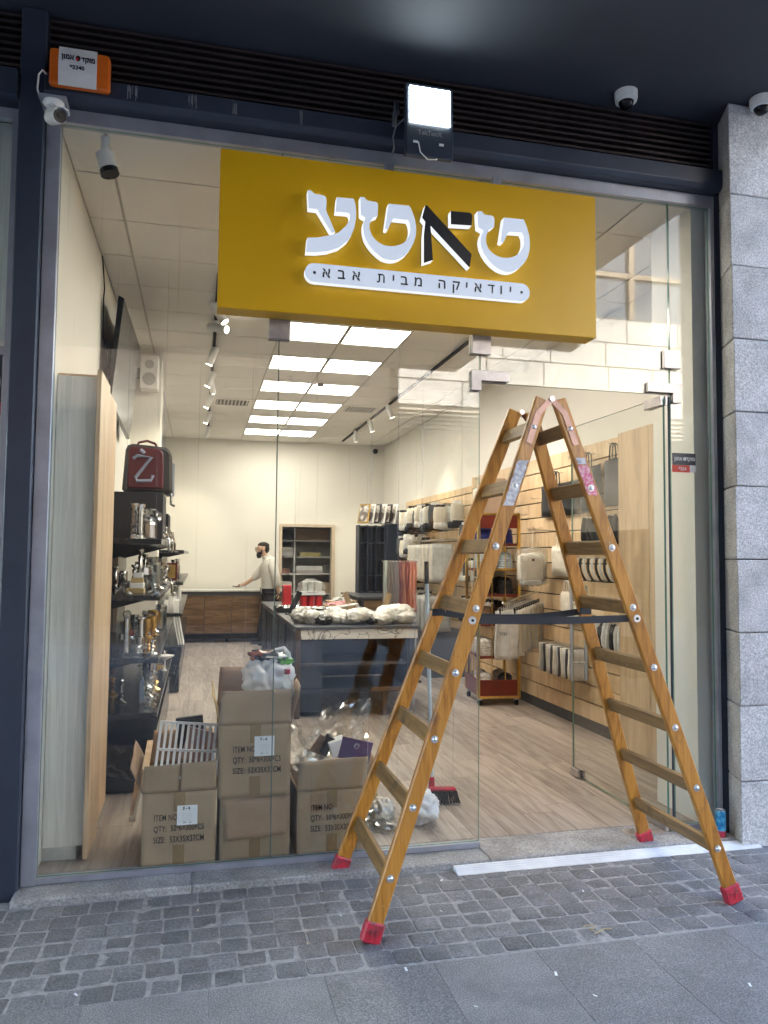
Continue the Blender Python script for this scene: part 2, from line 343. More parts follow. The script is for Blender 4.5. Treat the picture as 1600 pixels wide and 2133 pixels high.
m_joint = M('joint_mortar', (.36, .355, .35), .9, 0, (.22, .218, .215), 30, bump=.4, bs=90)
m_slab = granite('granite_slab', (.115, .114, .117), (.185, .184, .188), (.30, .30, .302), 190, .72, .08, .18)
m_sill = granite('sill_stone', (.20, .19, .19), (.29, .285, .28), (.38, .375, .37), 90, .7, .06, .35)
m_stone = granite('granite_block', (.28, .28, .285), (.42, .42, .425), (.58, .58, .585), 110, .75, .13, .30)
m_plaster = M('warm_white_wall', (.76, .74, .685), .75, 0, (.73, .71, .655), 1.5, bump=.03, bs=80)
m_tile = M('ceiling_tile', (.77, .75, .71), .85, 0, (.73, .71, .67), 3, orand=.03, bump=.04, bs=200)
m_grid = M('ceiling_grid', (.52, .50, .46), .55)
m_panel = emit('panel_light', WARM, E_PANEL)
m_spot = emit('spot_light', (1, .93, .78), E_SPOT)
m_flood = emit('flood_light', (.90, 1.0, .98), E_FLOOD)
m_plank = wood('floor_plank', (.20, .16, .135), (.32, .27, .235), (.42, .37, .33), 1, 1, .42, .14, 22, .08, .35)
m_grout = M('floor_joint', (.42, .38, .33), .8)
m_slat = wood('slat_oak', (.50, .34, .19), (.62, .45, .27), (.72, .55, .35), 2, 1, .45, .07, 10, .04)
m_slath = wood('cabinet_oak', (.36, .25, .15), (.46, .33, .20), (.55, .41, .26), 2, 1, .45, .05, 14, .04)
m_pale = wood('pale_laminate', (.50, .51, .485), (.61, .615, .585), (.70, .70, .665), 2, 1.0, .5, .02, 60, .04)
m_edgew = wood('edge_wood', (.46, .30, .17), (.58, .41, .25), (.68, .51, .33), 2, 1, .5, .06, 20, .04)
m_bmarble = marble('black_marble', (.012, .013, .016), (.07, .07, .075), 2.2, .22, .012)
m_wmarble = marble('white_marble', (.72, .72, .70), (.10, .10, .10), 4, .3, .02)
m_navycab = M('navy_cabinet', (.020, .030, .050), .5, 0, (.014, .022, .038), 3)
m_darktop = M('dark_top', (.075, .078, .088), .4, 0, (.055, .058, .066), 6)
m_brown = wood('walnut', (.075, .04, .018), (.15, .085, .042), (.23, .14, .075), 0, 1, .4, .1, 16, .05)
m_dkwood = wood('dark_leg_wood', (.05, .032, .022), (.085, .055, .038), (.12, .08, .055), 2, 1, .5, .1)
m_card = M('cardboard', (.38, .275, .175), .8, 0, (.31, .22, .135), 4, (.3, .7), bump=.10, bs=120, bst=(160, 160, 3), orand=.10)
m_cardin = M('cardboard_inside', (.36, .24, .155), .85, 0, (.29, .19, .12), 5)
m_tape = M('packing_tape', (.29, .195, .10), .25, 0, (.25, .165, .085), 5)
m_print = M('print_ink', (.035, .028, .024), .8)
m_lad = wood('ladder_wood', (.24, .085, .012), (.44, .185, .024), (.54, .25, .045), 2, 1.2, .32, .08, 34, .15)
m_rung = wood('rung_wood', (.13, .075, .028), (.22, .125, .045), (.31, .18, .07), 1, 1.2, .5, .12, 30, .2)
m_zinc = M('zinc_bolt', (.72, .74, .76), .3, 1, (.6, .62, .64), 30)
m_strap = M('strap', (.015, .016, .02), .7)
m_gold = M('brass', (.75, .50, .16), .28, 1, (.6, .38, .1), 20)
m_maroon = M('maroon_shelf', (.16, .022, .012), .35, 0, (.11, .014, .008), 5)
m_silver = M('silver', (.80, .79, .77), .14, 1, (.55, .54, .52), 25)
m_crystal = glass('crystal', (.90, .92, .93), .34, 0)
m_film2 = glass('crackling_film', (.96, .97, .97), .20, .04, dirt=.14)
m_film = glass('plastic_film', (.95, .96, .96), .12, .10, dirt=.35, crump=22)
m_bag = M('white_poly_bag', (.78, .79, .81), .32, 0, (.66, .67, .70), 9, bump=.35, bs=16, coat=.2)
m_cloth = M('cream_cloth', (.68, .64, .55), .85, 0, (.60, .56, .47), 20, bump=.25, bs=60, orand=.1)
m_cloth2 = M('grey_white_cloth', (.60, .60, .58), .8, 0, (.46, .46, .45), 14, bump=.25, bs=50, orand=.18)
m_darkc = M('black_cloth', (.020, .020, .024), .75, 0, (.012, .012, .015), 20, bump=.2, bs=60)
m_greyc = M('charcoal_cloth', (.075, .075, .08), .8, 0, (.055, .055, .06), 20)
wear(m_lad, (.16, .07, .02), 5, .56, .72); wear(m_lad, (.60, .50, .40), 16, .66, .72, (1, 1, .35)); wear(m_rung, (.42, .36, .28), 14, .64, .74); wear(m_rung, (.07, .045, .02), 5, .55, .7)
wear(m_red, (.14, .05, .05), 25, .46, .66); wear(m_stone, (.20, .19, .17), 2.2, .60, .85); wear(m_setts, (.06, .06, .06), 7, .62, .75); wear(m_setts, (.24, .24, .24), 3.0, .60, .85); wear(m_slab, (.08, .08, .085), 1.6, .58, .85); wear(m_slab, (.30, .30, .30), 26, .72, .76)
wear(m_sill, (.14, .13, .12), 3, .55, .8); wear(m_card, (.20, .135, .08), 3, .62, .8); wear(m_soffit, (.05, .055, .065), 1.4, .6, .8); wear(m_pale, (.25, .25, .23), 9, .70, .78)
# ================================================================== SETTING
g = MB().add([(-400,-400,-.07),(400,-400,-.07),(400,400,-.07),(-400,400,-.07)], [(0,1,2,3)]).build('ground', granite('street_stone', (.07,.068,.066), (.10,.098,.095), (.13,.128,.125), 60, .8, 0, .2))
tag(g, kind='structure')
# granite slabs of the walkway
pv = box('walkway', m_joint, None, -9, 12, -10, -.985, -.065, -.0325); tag(pv, kind='structure')
slabs = []
for j, (y0, y1) in enumerate(((-1.62, -.988), (-2.42, -1.625), (-3.22, -2.425))):
    for i in range(-5, 10):
        x0 = -.35+i*.415+(.0 if j % 2 == 0 else .2)
        dz = random.uniform(-.0008, .0008)
        MB().box(x0+.0006, x0+.4144, y0+.0006, y1-.0006, -.06, -.030+dz).build('slab', m_slab, pv, bevel=.0015)
# basalt setts
sb = box('sett_pavement', m_joint, None, -9, 12, -.985, -.10, -.065, -.0325); tag(sb, kind='structure')
variants = []
for k in range(9):
    rr = random.Random(k+50); a, b = .0543, .0538
    cs = [(sx*a*rr.uniform(.955, 1.0), sy*b*rr.uniform(.95, 1.0)) for sx, sy in ((-1,-1),(1,-1),(1,1),(-1,1))]
    oct_ = []
    for q in range(4):
        c = Vector(cs[q]); p = Vector(cs[q-1]); nx = Vector(cs[(q+1) % 4]); t = rr.uniform(.04, .10)
        oct_ += [c.lerp(p, t), c.lerp(nx, t)]
    vs_ = [(p.x, p.y, -.02) for p in oct_]+[(p.x, p.y, .0075) for p in oct_]+[(p.x*.94, p.y*.935, .0115+rr.uniform(-.0012, .0012)) for p in oct_]+[(p.x*.45, p.y*.45, (.0125)+rr.uniform(-.001, .0015)) for p in oct_]
    fs_ = [(8*L+i, 8*L+(i+1) % 8, 8*L+8+(i+1) % 8, 8*L+8+i) for L in range(3) for i in range(8)]+[tuple(range(24, 32))]
    me = bpy.data.meshes.new('sett'); me.from_pydata(vs_, [], fs_); me.materials.append(m_setts); me.shade_smooth(); me.set_sharp_from_angle(angle=R(35)); variants.append(me)
so = sb.location
def sett(x, y, rnd):
    ob = bpy.data.objects.new('sett', rnd.choice(variants)); COL.objects.link(ob); ob.parent = sb
    ob.location = (x-so.x, y-so.y, -.042+rnd.uniform(-.0022, .0022)-so.z)
    ob.rotation_euler = (rnd.uniform(-.02, .02), rnd.uniform(-.02, .02), rnd.choice((0, math.pi))+rnd.uniform(-.035, .035))
    ob.scale = (rnd.uniform(.985, 1.03), rnd.uniform(.98, 1.02), 1)
rn = random.Random(3); extra = MB(); nset = 0
PH = rn.uniform(0, .1)
for r in range(7):
    y = -.985+.0565+r*.1135
    ph = PH+rn.uniform(-.03, .03)+(.008*r)
    lo, hi = -.70-.02*r, 2.46+.12*r
    for i in range(-40, 60):
        x = ph+i*.1125+rn.uniform(-.004, .004)
        if x < -4 or x > 6: continue
        yy = y+rn.uniform(-.003, .003)+.014*math.sin(x*1.3+r*.25)+.005*math.sin(x*4+r)
        if r > 6 and .9 < x < 2.9 and False: continue
        if lo < x < hi and nset < 299: sett(x, yy, rn); nset += 1
        else: extra.box(x-.052, x+.052, yy-.051, yy+.051, -.06, -.031)
e = extra.build('sett_field', m_setts, sb, bevel=.006); tag(e, kind='stuff')
# stone sill under the shopfront, in three lengths
th = box('threshold', m_joint, None, -.76, 2.86, -.165, .11, -.06, -.004); tag(th, kind='structure')
for x0, x1 in ((-.76, .0), (.003, 1.443), (1.446, 2.86)):
    MB().box(x0, x1, -.175, .115, -.06, 0).build('sill_stone', m_sill, th, bevel=.006)
# soffit over the walkway
sf = box('soffit', m_soffit, None, -9, 3.42, -6.2, .35, 4.074, 4.42); tag(sf, kind='structure')
for y in (-2.6, -5.2, -7.8):
    pass
# ------------------------------------------------------------------ interior shell
fl = box('floor', m_grout, None, -.72, 3.42, .115, 10.35, -.06, -.003); tag(fl, kind='structure')
rn = random.Random(11)
for c in range(21):
    x0 = -.72+c*.2; x1 = min(x0+.197, 3.42); y = .116-rn.uniform(0, 1.1)
    while y < 10.35:
        y0 = max(y, .116); y1 = min(y+1.197, 10.35)
        if y1-y0 > .05: MB().box(x0, x1, y0, y1, -.03, 0).build('plank', m_plank, fl)
        y += 1.2
cl = box('ceiling', m_grid, None, -.72, 3.42, .03, 10.35, 3.606, 3.70); tag(cl, kind='structure')
XL = [-.715, -.5, .1, .7, 1.3, 1.9, 2.5, 3.1, 3.40]
panels = []
vent_cells = {(2, 11), (5, 11)}
for j in range(18):
    y0 = -.05+.6*j-.02+.0; y1 = y0+.6
    for i in range(8):
        x0, x1 = XL[i], XL[i+1]
        a0 = max(y0, .032); b0 = min(y1, 10.30)
        if b0-a0 < .05: continue
        if i in (3, 4) and j >= 1 and (j-1) % 2 == 0 and (j-1)//2 < 8:  # front two rows, hidden by the sign, inferred and added to brighten the front
            panels.append((i, (j-1)//2, x0, x1, y0, y1)); continue
        if (i, j) in vent_cells: continue
        MB().box(x0+.009, x1-.009, a0+.006, b0-.006, 3.598, 3.62).build('ceiling_tile', m_tile, cl)
wl = box('wall_left', m_plaster, None, -.80, -.715, .03, 10.3, -.05, 3.75); tag(wl, kind='structure')
wr = box('wall_right', m_plaster, None, 3.40, 3.50, .03, 10.3, -.05, 3.75); tag(wr, kind='structure')
# back wall with a doorway to the store room
wb = MB()
wb.box(-.8, 1.47, 10.3, 10.42, -.05, 3.75); wb.box(2.42, 3.5, 10.3, 10.42, -.05, 3.75); wb.box(1.47, 2.42, 10.3, 10.42, 2.03, 3.75)
wb = wb.build('wall_back', m_plaster, None); tag(wb, kind='structure')
sr = MB(); sr.box(.9, 3.1, 11.45, 11.52, -.05, 2.7); sr.box(.83, .9, 10.42, 11.5, -.05, 2.7); sr.box(3.1, 3.17, 10.42, 11.5, -.05, 2.7); sr.box(.8, 3.2, 10.42, 11.5, 2.7, 2.76); sr.box(.8, 3.2, 10.42, 11.5, -.06, -.002)
sr = sr.build('store_room_wall', M('store_grey', (.45, .45, .43), .8), None); tag(sr, kind='structure')
# ------------------------------------------------------------------ unseen building mass above and beside the shop, height set to shade the street
bm_ = thing('unseen_building_mass', 'unseen stone building mass above the shop, its height set to shade the street', 'building', (-3, .4, 4.45))
box('wall', m_stone, bm_, -14, 14, .36, 8, 4.43, 17.6)
box('wall', m_stone, bm_, 3.6, 14, .36, 8, -.06, 4.42)
# ------------------------------------------------------------------ granite pier on the right
st = thing('stone_pier', 'pale grey granite pier of large coursed blocks right of the glass front', 'wall', (3.2, .05, -.05))
zc = [-.06, .311, .711, 1.105, 1.502, 1.903, 2.315, 2.723, 3.137, 3.545, 4.07]
rn = random.Random(5)
for k in range(10):
    z0, z1 = zc[k]+.0025, zc[k+1]-.0025; ox = rn.uniform(-.006, .006); xs = [2.865+ox, 3.75, 4.65, 5.6]
    for q in range(3):
        yf = -.24+rn.uniform(-.004, .004)
        if q: MB().box(xs[q]+.003, xs[q+1]-.003, yf, .35, z0, z1).build('block', m_stone, st, bevel=.005)
        else: MB().prism([(xs[0]-.022, yf), (xs[1]-.003, yf), (xs[1]-.003, .35), (2.945, .35), (2.94, .0)], z0, z1, lambda u, v, w_: (u, v, w_)).build('block', m_stone, st, bevel=.005)
box('joint_bed', M('dark_joint', (.09, .088, .085), .9), st, 2.965, 5.6, -.215, .34, -.06, 4.07)
# black edge of the shopfront against the pier
# ------------------------------------------------------------------ across the square: the sunlit building mirrored in the glass
ob_ = thing('opposite_building', 'sunlit pale stone building with tall windows across the square, seen mirrored in the glass', 'building', (10, -14, -.07))
box('wall', M('opp_core', (.22, .20, .17), .85), ob_, 4.6, 24, -22, -14.06, -.07, 7.8)
m_ostone = granite('pale_limestone', (.46, .44, .41), (.58, .56, .53), (.70, .68, .65), 14, .85, .10, .22)
rn = random.Random(8)
for k in range(4):
    z0 = 5.2+k*.64; x = 4.6-rn.uniform(0, 1)
    while x < 22:
        L = rn.uniform(1.2, 1.9); MB().box(max(x, 4.6)+.018, x+L-.018, -14.06, -13.96+rn.uniform(-.01, .01), z0+.018, z0+.622).build('stone_block', m_ostone, ob_)
        x += L
box('ground_floor', M('opp_dark', (.05, .038, .03), .7), ob_, 4.6, 24, -14.05, -13.98, -.07, 5.18)
for k in range(5): box('awning_slat', M('awning_slat_paint', (.62, .55, .45), .6), ob_, 4.6, 24, -13.98, -13.80, 4.60+k*.11, 4.64+k*.11)
m_wframe = M('bronze_frame', (.36, .28, .19), .5); m_wglass = M('sky_window', (.10, .13, .17), .03, 0, (.08, .10, .13), 2, spec=1.0)
for k, x in enumerate((4.6, 6.6, 8.8, 10.9, 13.1, 15.3, 17.5)):
    pn = box('window', m_wframe, ob_, x, x+.16, -14.2, -14.0, 7.8, 11.4)
    for z0, z1 in ((7.82, 8.90), (9.03, 11.35)): box('pane', m_wglass, pn, x+.165, x+(2.4 if k == 0 else 2.2)-.005, -14.14, -14.11, z0, z1)
    box('transom', m_wframe, pn, x+.162, x+2.2-.002, -14.2, -14.02, 8.905, 9.025)
box('roof', M('opp_roof', (.38, .35, .30), .8), ob_, 4.4, 24, -22, -13.9, 11.42, 11.8)
tw = thing('grey_tower', 'plain grey building rising behind the opposite one, seen mirrored in the glass', 'building', (20, -34, -.07))
box('wall', M('tower_grey', (.40, .40, .38), .8), tw, 10, 34, -44, -34, -.07, 19.5); box('parapet', m_stone, tw, 9.8, 34.2, -44, -33.8, 19.5, 20.1)
lw = thing('shaded_building', 'brown low building left of the sunlit stone one, seen mirrored in the glass', 'building', (-5, -14, -.07))
box('wall', M('brown_wall', (.07, .055, .045), .85), lw, -24, 4.4, -22, -14, -.07, 7.5); box('cornice', m_louvre, lw, -24, 4.4, -14.2, -14.005, 4.3, 4.7)
# ================================================================== SHOPFRONT
for nm, xx0, xx1, lab in (('louvre_panel', -.748, 2.875, 'long band of dark brown horizontal louvre slats above the shop glass'), ('louvre_panel', -1.9, -.87, 'short band of dark louvre slats left of the navy column')):
    lp = thing(nm, lab, 'louvre', ((xx0+xx1)/2, 0, 3.75)); box('backing', m_black, lp, xx0-.02, xx1+.03, .05, .2, 3.64, 4.073)
    mm = None
    for k in range(9):
        z = 3.762+k*.0352
        s_ = MB().add([(xx0,-.035,z),(xx1,-.035,z),(xx1,-.035,z+.014),(xx0,-.035,z+.014),(xx0,.045,z+.012),(xx1,.045,z+.012),(xx1,.045,z+.026),(xx0,.045,z+.026)], [(0,1,2,3),(4,7,6,5),(0,4,5,1),(3,2,6,7),(0,3,7,4),(1,5,6,2)])
        s_.build('slat', m_louvre, lp)
hb = thing('header_beam', 'navy painted steel beam running above the shop glass', 'beam', (1.06, -.05, 3.63))
MB().add([(x, y, z) for x in (-.75, 2.9) for y, z in ((-.11, 3.748), (-.11, 3.66), (-.085, 3.632), (.05, 3.632), (.05, 3.748))], [(0,1,2,3,4),(9,8,7,6,5)]+[(i, 5+i, 5+(i+1) % 5, (i+1) % 5) for i in range(5)]).build('beam_body', m_navy, hb, bevel=.004)
m_lime = M('lime_streak', (.30, .31, .34), .9)
rn = random.Random(4)
for x, wd in ((-.36, .05), (-.08, .04), (.12, .02), (.45, .012)):
    ms = MB()
    for q in range(9):
        xx = x+rn.uniform(-wd, wd)*.5; z1 = 3.745-rn.uniform(0, .02); z0 = z1-rn.uniform(.02, .07); h = rn.uniform(.0015, .005)
        ms.box(xx, xx+h, -.1125, -.111, z0, z1)
    ms.build('lime_stain', m_lime, hb)
tag(box('column', m_navy, None, -.866, -.752, -.075, .05, -.06, 4.073, bevel=.006), 'tall navy steel column at the left end of the glass front', 'column')
box_ = thing('corner_post', 'dark steel post between the glass front and the granite pier', 'post', (2.9, .06, -.03)); box('post_body', m_navy, box_, 2.895, 2.936, -.03, .2, -.03, 4.07)
sh = thing('shopfront', 'frameless glass shopfront with aluminium channels and steel patch clamps', 'shopfront', (1.06, 0, 0))
box('top_channel', m_alu, sh, -.75, 2.895, -.028, .028, 3.562, 3.63, bevel=.002)
box('side_channel', m_alu, sh, -.75, -.685, -.03, .03, 0, 3.561, bevel=.002)
box('side_channel', m_alu, sh, 2.868, 2.893, -.028, .028, 0, 3.561, bevel=.002)
box('bottom_channel', m_alu, sh, -.684, 1.449, -.022, .022, .001, .028, bevel=.002)
box('bottom_channel', m_alu, sh, 2.606, 2.867, -.022, .022, .001, .028, bevel=.002)
for x0, x1, z0 in ((-.684, .3685, .029), (.3735, 1.447, .029), (1.453, 2.600, 2.437), (2.606, 2.867, .029)):
    gm = MB(); gm.box(x0, x1, -.006, .006, z0, 3.561); p_ = gm.build('glass_pane', [m_glass if x0 < 1 else m_glass2, m_edge], sh)
    for po in p_.data.polygons:
        if abs(po.normal.y) < .5: po.material_index = 1
def clamp(x, z, w_, h_, d=.028):
    m_ = MB(); m_.box(x-w_/2, x+w_/2, -d, -.0065, z-h_/2, z+h_/2); m_.box(x-w_/2, x+w_/2, .0065, d, z-h_/2, z+h_/2); return m_.build('clamp', m_patch, sh, bevel=.002)
for x in (.371, 1.45, 2.607): clamp(x, 2.64, .108, .105)
def lpatch(sgn, x):
    m_ = MB(); poly = [(-.055*sgn, 2.50), (.16*sgn, 2.50), (.16*sgn, 2.445), (.0*sgn, 2.445), (.0*sgn, 2.39), (-.055*sgn, 2.39)]
    for a, b in ((-.027, -.0065), (.0065, .027)): m_.prism([(x+u, v) for u, v in poly], a, b)
    return m_.build('corner_patch', m_patch, sh, bevel=.002)
lpatch(1, 1.45); lpatch(-1, 2.607)
m_sil = M('silicone', (.10, .16, .14), .3)
box('joint_bead', m_sil, sh, .3688, .3732, -.005, .005, .03, 3.56)
rn = random.Random(2)
pk = thing('sticker', 'small navy and red security sticker on the glass by the door hinge', 'sticker', (2.68, -.0065, 1.99)); 
box('sticker_top', m_navy, pk, 2.61, 2.762, -.0085, -.0066, 2.036, 2.105); box('sticker_bottom', M('sticker_red', (.70, .06, .04), .5), pk, 2.61, 2.762, -.0085, -.0066, 1.995, 2.0355)
hebword('lettering', 'מוקד', m_paper, pk, (2.727, -.0092, 2.072), .030, bold=.0005, sx=.9); hebword('lettering', 'אמון', m_paper, pk, (2.648, -.0092, 2.072), .030, bold=.0005, sx=.9)
text('number', '*334', m_paper, pk, (2.675, -.0092, 2.014), .026, bold=.0006); box('white_tag', m_paper, pk, 2.722, 2.762, -.0092, -.0086, 1.995, 2.037)
MB().lathe([(0, -.001), (.010, -.001), (.011, 0), (0, .0005)], (2.69, -.0092, 2.072), 10, Matrix(((1,0,0),(0,0,1),(0,1,0)))).build('emblem', m_paper, pk)
# open glass door, hinged on the right, swung into the shop
dr = thing('glass_door', 'frameless glass door standing open into the shop behind the ladder', 'door', (2.56, .55, .01))
gm = MB().box(2.554, 2.566, -.005, 1.105, .012, 2.425).build('glass_pane', [m_glass2, m_edge], dr)
for po in gm.data.polygons:
    if abs(po.normal.x) < .5: po.material_index = 1
box('hinge_patch', m_patch, dr, 2.535, 2.553, -.01, .16, 2.375, 2.43, bevel=.002); box('hinge_patch', m_patch, dr, 2.567, 2.585, -.01, .16, 2.375, 2.43, bevel=.002)
box('bottom_patch', m_patch, dr, 2.533, 2.553, -.02, .17, .006, .065, bevel=.002); box('bottom_patch', m_patch, dr, 2.567, 2.587, -.02, .17, .006, .065, bevel=.002)
box('lock_patch', m_patch, dr, 2.535, 2.553, .99, 1.10, .012, .06, bevel=.002); box('lock_patch', m_patch, dr, 2.567, 2.585, .99, 1.10, .012, .06, bevel=.002)
for sx in (-1, 1):
    hx = 2.56+sx*.055
    h = MB().cyl((hx, 1.02, .66), (hx, 1.02, 1.31), .0125).build('handle', m_steel, dr, smooth=True)
    for z in (.78, 1.19): MB().cyl((2.56+sx*.007, 1.02, z), (hx, 1.02, z), .008, n=8).build('standoff', m_steel, h, smooth=True)
MB().cyl((2.575, -.03, .03), (2.575, -.03, 2.42), .006, n=8).build('pivot_rod', m_navy, dr)
tag(box('floor_spring_cover', m_patch, None, 2.30, 2.62, -.05, .06, .0005, .004, bevel=.001), 'flat steel floor plate under the hinge corner of the door', 'plate')
# neighbouring shop on the left
nb = thing('neighbour_window', 'pale window of the next shop at the left edge with aluminium frame', 'window', (-1.4, 0, 0))
box('frame', m_alu, nb, -.90, -.868, -.02, .02, 0, 3.60); box('frame', m_alu, nb, -1.9, -.901, -.02, .02, 3.55, 3.60); box('frame', m_alu, nb, -1.9, -.901, -.02, .02, 0, .03); box('frame', m_alu, nb, -1.9, -.901, -.015, .015, 2.42, 2.46)
box('pane', m_glass2, nb, -1.9, -.902, -.005, .005, .031, 2.419); box('pane', m_glass2, nb, -1.9, -.902, -.005, .005, 2.461, 3.549)
box('back_panel', m_pale, nb, -1.9, -.87, .30, .32, 0, 3.7); box('header', m_navy, nb, -1.9, -.87, -.11, .05, 3.62, 3.745)
ps = thing('window_poster', 'navy, white and red poster in the next shop window, cut off by the left edge', 'poster', (-1.0, -.006, 2.13))
box('poster_sheet', m_navy, ps, -1.35, -.908, -.0075, -.006, 2.135, 2.42)
pp = [(-1.35, 2.20)]+[(-.975+.062*math.cos(R(a)), 2.29+.09*math.sin(R(a))) for a in range(-90, 91, 15)]+[(-1.35, 2.38)]
MB().prism(pp, -.0095, -.008).build('white_shape', m_paper, ps); box('red_band', m_redlab, ps, -1.35, -.908, -.0098, -.0096, 2.135, 2.197)
MB().prism([(-1.1, 2.188), (-.925, 2.188), (-.945, 2.15), (-1.1, 2.15)], -.0108, -.010).build('white_stroke', m_paper, ps)
# ------------------------------------------------------------------ the yellow sign
sg = thing('shop_sign', 'large yellow box sign with glowing white Hebrew letters over the entrance', 'sign', (1.06, -.09, 2.686))
MB().box(.06, 2.06, -.15, -.03, 2.686, 3.47).build('sign_box', m_yellow, sg, bevel=.003)
# letters
ayin_a = [(0.479, 3.286), (0.495, 3.286), (0.511, 3.272), (0.555, 3.269), (0.569, 3.26), (0.572, 3.24), (0.57, 3.195), (0.616, 3.093), (0.601, 3.082), (0.527, 3.196), (0.484, 3.197)]
ayin_b = [(0.623, 3.268), (0.708, 3.27), (0.716, 3.245), (0.721, 3.208), (0.72, 3.171), (0.712, 3.12), (0.698, 3.086), (0.68, 3.055), (0.636, 3.015), (0.579, 2.991), (0.523, 2.98), (0.475, 2.977), (0.48, 3.048), (0.53, 3.054), (0.586, 3.07), (0.635, 3.091), (0.671, 3.128), (0.688, 3.159), (0.691, 3.18), (0.686, 3.192), (0.674, 3.196), (0.618, 3.194)]
tet1 = [(0.741, 3.283), (0.759, 3.285), (0.778, 3.269), (0.818, 3.267), (0.829, 3.262), (0.832, 3.252), (0.831, 3.217), (0.829, 3.196), (0.806, 3.185), (0.792, 3.162), (0.788, 3.141), (0.791, 3.121), (0.803, 3.093), (0.82, 3.074), (0.841, 3.06), (0.866, 3.051), (0.891, 3.049), (0.916, 3.051), (0.941, 3.06), (0.962, 3.07), (0.979, 3.087), (0.991, 3.107), (0.998, 3.127), (1.0, 3.152), (0.996, 3.175), (0.987, 3.194), (0.91, 3.194), (0.883, 3.133), (0.869, 3.136), (0.886, 3.266), (0.994, 3.268), (1.009, 3.241), (1.02, 3.213), (1.029, 3.176), (1.031, 3.143), (1.028, 3.113), (1.017, 3.079), (0.999, 3.043), (0.975, 3.013), (0.95, 2.994), (0.925, 2.982), (0.904, 2.978), (0.883, 2.979), (0.858, 2.985), (0.833, 3.001), (0.808, 3.022), (0.787, 3.046), (0.77, 3.073), (0.761, 3.101), (0.757, 3.129), (0.759, 3.154), (0.769, 3.18), (0.744, 3.194)]
aleph_a = [(1.078, 3.281), (1.089, 3.28), (1.327, 3.052), (1.316, 2.98), (1.106, 3.177), (1.12, 3.001), (1.072, 2.981), (1.071, 3.122), (1.078, 3.195), (1.061, 3.214)]
aleph_b = [(1.213, 3.267), (1.315, 3.27), (1.326, 3.265), (1.33, 3.256), (1.327, 3.203), (1.215, 3.197)]
tet2 = [(1.358, 3.282), (1.38, 3.285), (1.398, 3.269), (1.436, 3.268), (1.447, 3.262), (1.452, 3.251), (1.45, 3.211), (1.422, 3.192), (1.409, 3.167), (1.404, 3.145), (1.406, 3.12), (1.418, 3.091), (1.438, 3.072), (1.467, 3.057), (1.494, 3.052), (1.521, 3.052), (1.548, 3.059), (1.574, 3.072), (1.596, 3.092), (1.61, 3.115), (1.617, 3.142), (1.615, 3.177), (1.605, 3.197), (1.53, 3.194), (1.501, 3.133), (1.485, 3.137), (1.505, 3.266), (1.615, 3.268), (1.633, 3.227), (1.646, 3.184), (1.65, 3.146), (1.647, 3.106), (1.635, 3.066), (1.616, 3.035), (1.594, 3.01), (1.571, 2.993), (1.544, 2.982), (1.521, 2.979), (1.499, 2.982), (1.472, 2.991), (1.44, 3.012), (1.414, 3.037), (1.394, 3.065), (1.38, 3.096), (1.374, 3.129), (1.378, 3.155), (1.391, 3.185), (1.363, 3.199)]
def letter(name, polys, face):
    root = None
    for p in polys:
        m_ = MB(); m_.prism(p, -.205, -.158); o = m_.build(name if root is None else 'letter_piece', [m_lside, face], sg if root is None else root)
        for po in o.data.polygons:
            if abs(po.normal.y) > .9: po.material_index = 1
        root = root or o
    return root
letter('letter', [ayin_a, ayin_b], m_letter); letter('letter', [tet1], m_letter); letter('letter', [aleph_a, aleph_b], m_ink); letter('letter', [tet2], m_letter)
pl = [(.519+.047*math.cos(R(a)), 2.882+.047*math.sin(R(a))) for a in range(90, 271, 15)]+[(1.606+.047*math.cos(R(a)), 2.882+.047*math.sin(R(a))) for a in range(-90, 91, 15)]
o = MB().prism(pl, -.195, -.158).build('pill_panel', [m_lside, m_letter], sg)
for po in o.data.polygons:
    if abs(po.normal.y) > .9: po.material_index = 1
line = [('א', .582), ('ב', .655), ('א', .727), ('ת', .849), ('י', .911), ('ב', .966), ('מ', 1.037), ('ה', 1.158), ('ק', 1.231), ('י', 1.287), ('א', 1.347), ('ד', 1.416), ('ו', 1.470), ('י', 1.520)]
for ch, x in line: hebchar('small_letter', ch, m_ink, sg, (x*1.03-.022, -.197, 2.884), .072, bold=.0009)
for x in (.519, 1.606): MB().cyl((x, -.1965, 2.882), (x, -.1945, 2.882), .0075, n=12).build('dot', m_ink, sg)
for x in (.9, 1.5): box('bracket', m_alu, sg, x, x+.05, -.06, -.029, 3.471, 3.56)
# alarm box
al = thing('alarm_box', 'orange and white security alarm box at the top of the navy column', 'alarm', (-.60, -.13, 3.68))
MB().prism([(-.724, 3.672), (-.724, 3.838), (-.717, 3.848), (-.478, 3.848), (-.456, 3.834), (-.456, 3.672)], -.155, -.112).build('housing', m_orange, al, bevel=.010)
MB().add([(x, y, z) for x in (-.682, -.515) for y, z in ((-.158, 3.850), (-.168, 3.80), (-.168, 3.73), (-.157, 3.670), (-.15, 3.670), (-.15, 3.850))], [(0,1,2,3,4,5),(11,10,9,8,7,6)]+[(i, 6+i, 6+(i+1) % 6, (i+1) % 6) for i in range(6)]).build('front_plate', m_white, al)
hebword('lettering', 'מוקד', m_ink, al, (-.552, -.1695, 3.795), .034, bold=.0011, sx=.82); hebword('lettering', 'אמון', m_ink, al, (-.642, -.1695, 3.799), .034, bold=.0011, sx=.82)
text('number', '*3340', m_ink, al, (-.60, -.1695, 3.752), .027, bold=.0003)
